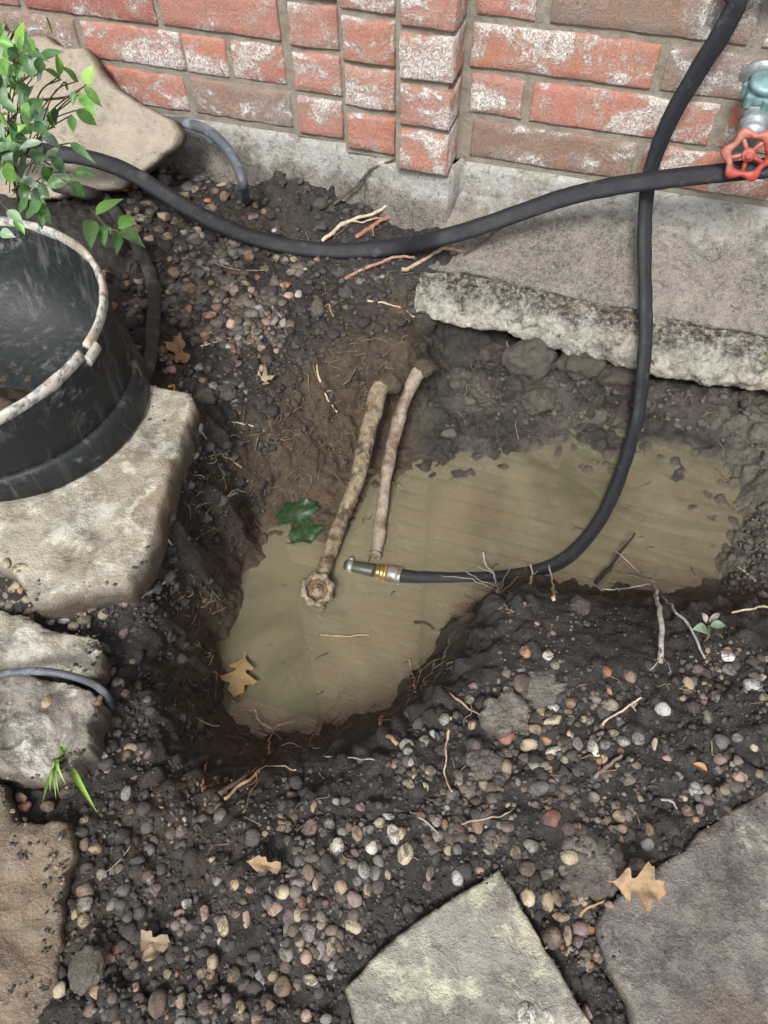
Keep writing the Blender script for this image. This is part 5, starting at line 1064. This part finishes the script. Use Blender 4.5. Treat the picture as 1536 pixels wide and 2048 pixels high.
# fine hair roots
parts = []
HRP = [([(400,830),(640,690),(820,640),(840,760),(700,960),(560,1000),(400,1260),(330,1180)], 420, 10, 50), ([(880,1200),(1030,1130),(1040,1220),(960,1260),(830,1420),(700,1500),(480,1520),(430,1460),(780,1430)], 520, 8, 46), ([(340,1200),(430,1200),(440,1480),(380,1480)], 110, 10, 44),
       ([(900,700),(1536,800),(1536,1000),(900,880)], 130, 8, 36), ([(640,420),(840,440),(840,640),(560,620)], 70, 10, 46), ([(900,1330),(1536,1240),(1500,1600),(700,1900),(300,1700),(480,1580)], 150, 8, 46)]
for (x, y, s) in scatter(HRP, rgen):
    X = hit(x, y); dep = (X-O) @ fwd; L = s/F*dep*1.4; nn = snormal(X); t = rgen.uniform(0, 6.28); d = np.array([math.cos(t), math.sin(t), 0]); d = d-nn*(d @ nn)+nn*rgen.uniform(.0, .55)
    e = rgen.normal(size=3)*.35; p0 = X-nn*.003; pts = [p0, p0+d*L*.35+e*L*.2, p0+d*L*.7-e*L*.1+rgen.normal(size=3)*L*.12, p0+d*L+rgen.normal(size=3)*L*.1-UPN*L*.1]
    parts.append(tube(resample(catmull(pts, 14), 9), np.linspace(rgen.uniform(.0006, .0013), .0004, 9), None, 4, cap=False))
V, Fc = merge(parts); o = mesh_obj('root_hairs', V, Fc, ROOTS); tag(o, 'fine hair roots torn out of the hole sides', None, None, 'stuff')
# dark drifting debris and fibres on the water
parts = []
for k in range(46):
    x, y = rgen.uniform(520, 1400), rgen.uniform(880, 1400)
    X = onZ(x, y, WATER+.0012)
    if hgt(X[0], X[1]) > WATER-.004: continue
    t = rgen.normal(.6, .5); L = rgen.uniform(.004, .024); d = np.array([math.cos(t), math.sin(t), 0]); q = np.array([-d[1], d[0], 0])*rgen.uniform(-.3, .3)*L
    parts.append(tube(np.array([X, X+d*L*.5+q, X+d*L]), rgen.uniform(.0004, .0010), None, 5))
V, Fc = merge(parts); o = mesh_obj('water_debris', V, Fc, mat_simple('wet_debris', (.02, .016, .012), (.05, .04, .025), 90, .6)); tag(o, 'dark root fibres drifting on the water', None, None, 'stuff')

# ------------------------------------------------------------------ tree behind the added wall openings (the water mirrors it)
LEAFT = mat_simple('tree_foliage', (.03, .06, .02), (.06, .10, .035), 3, .6, 0, .001, .3)
tc = np.array([-1.7, 3.3, 3.6])
tree = tag(empty('tree', (tc[0], tc[1], 0)), 'leafy tree beyond the added wall opening, mirrored in the water', 'tree')
n = 30000; q = rgen.normal(size=(n, 3)); q /= np.linalg.norm(q, axis=1)[:, None]; q = q*(rgen.random(n)**.4)[:, None]*np.array([2.5, 1.5, 2.7])
gs_ = onZ(686, 1200, WATER); gd_ = ray(686, 1200)*np.array([1, 1, -1]); gd_ = gd_/np.linalg.norm(gd_); ga_ = gs_-tc                    # a gap in the crown
dl = np.linalg.norm(np.cross(q-ga_, gd_), axis=1); q = q[(dl > .40) | (rgen.random(len(q)) < .07)]; n = len(q)
a = rgen.normal(size=(n, 3)); a /= np.linalg.norm(a, axis=1)[:, None]; b = np.cross(a, rgen.normal(size=(n, 3))); b /= np.linalg.norm(b, axis=1)[:, None]
sz = rgen.uniform(.05, .11, n)[:, None]; V = np.stack([q-a*sz, q+b*sz*.5, q+a*sz, q-b*sz*.5], 1).reshape(-1, 3)+np.array([0, 0, tc[2]])
mesh_obj('crown', V, np.arange(4*n).reshape(-1, 4), LEAFT, tree)
V, Fc = tube(resample(catmull([(0, 0, -.1), (.05, .02, 1.5), (-.03, .05, 3), (0, 0, 4.2)], 40), 30), np.linspace(.16, .06, 30), None, 12, wob=.02); mesh_obj('trunk', V, Fc, ROOTS, tree)
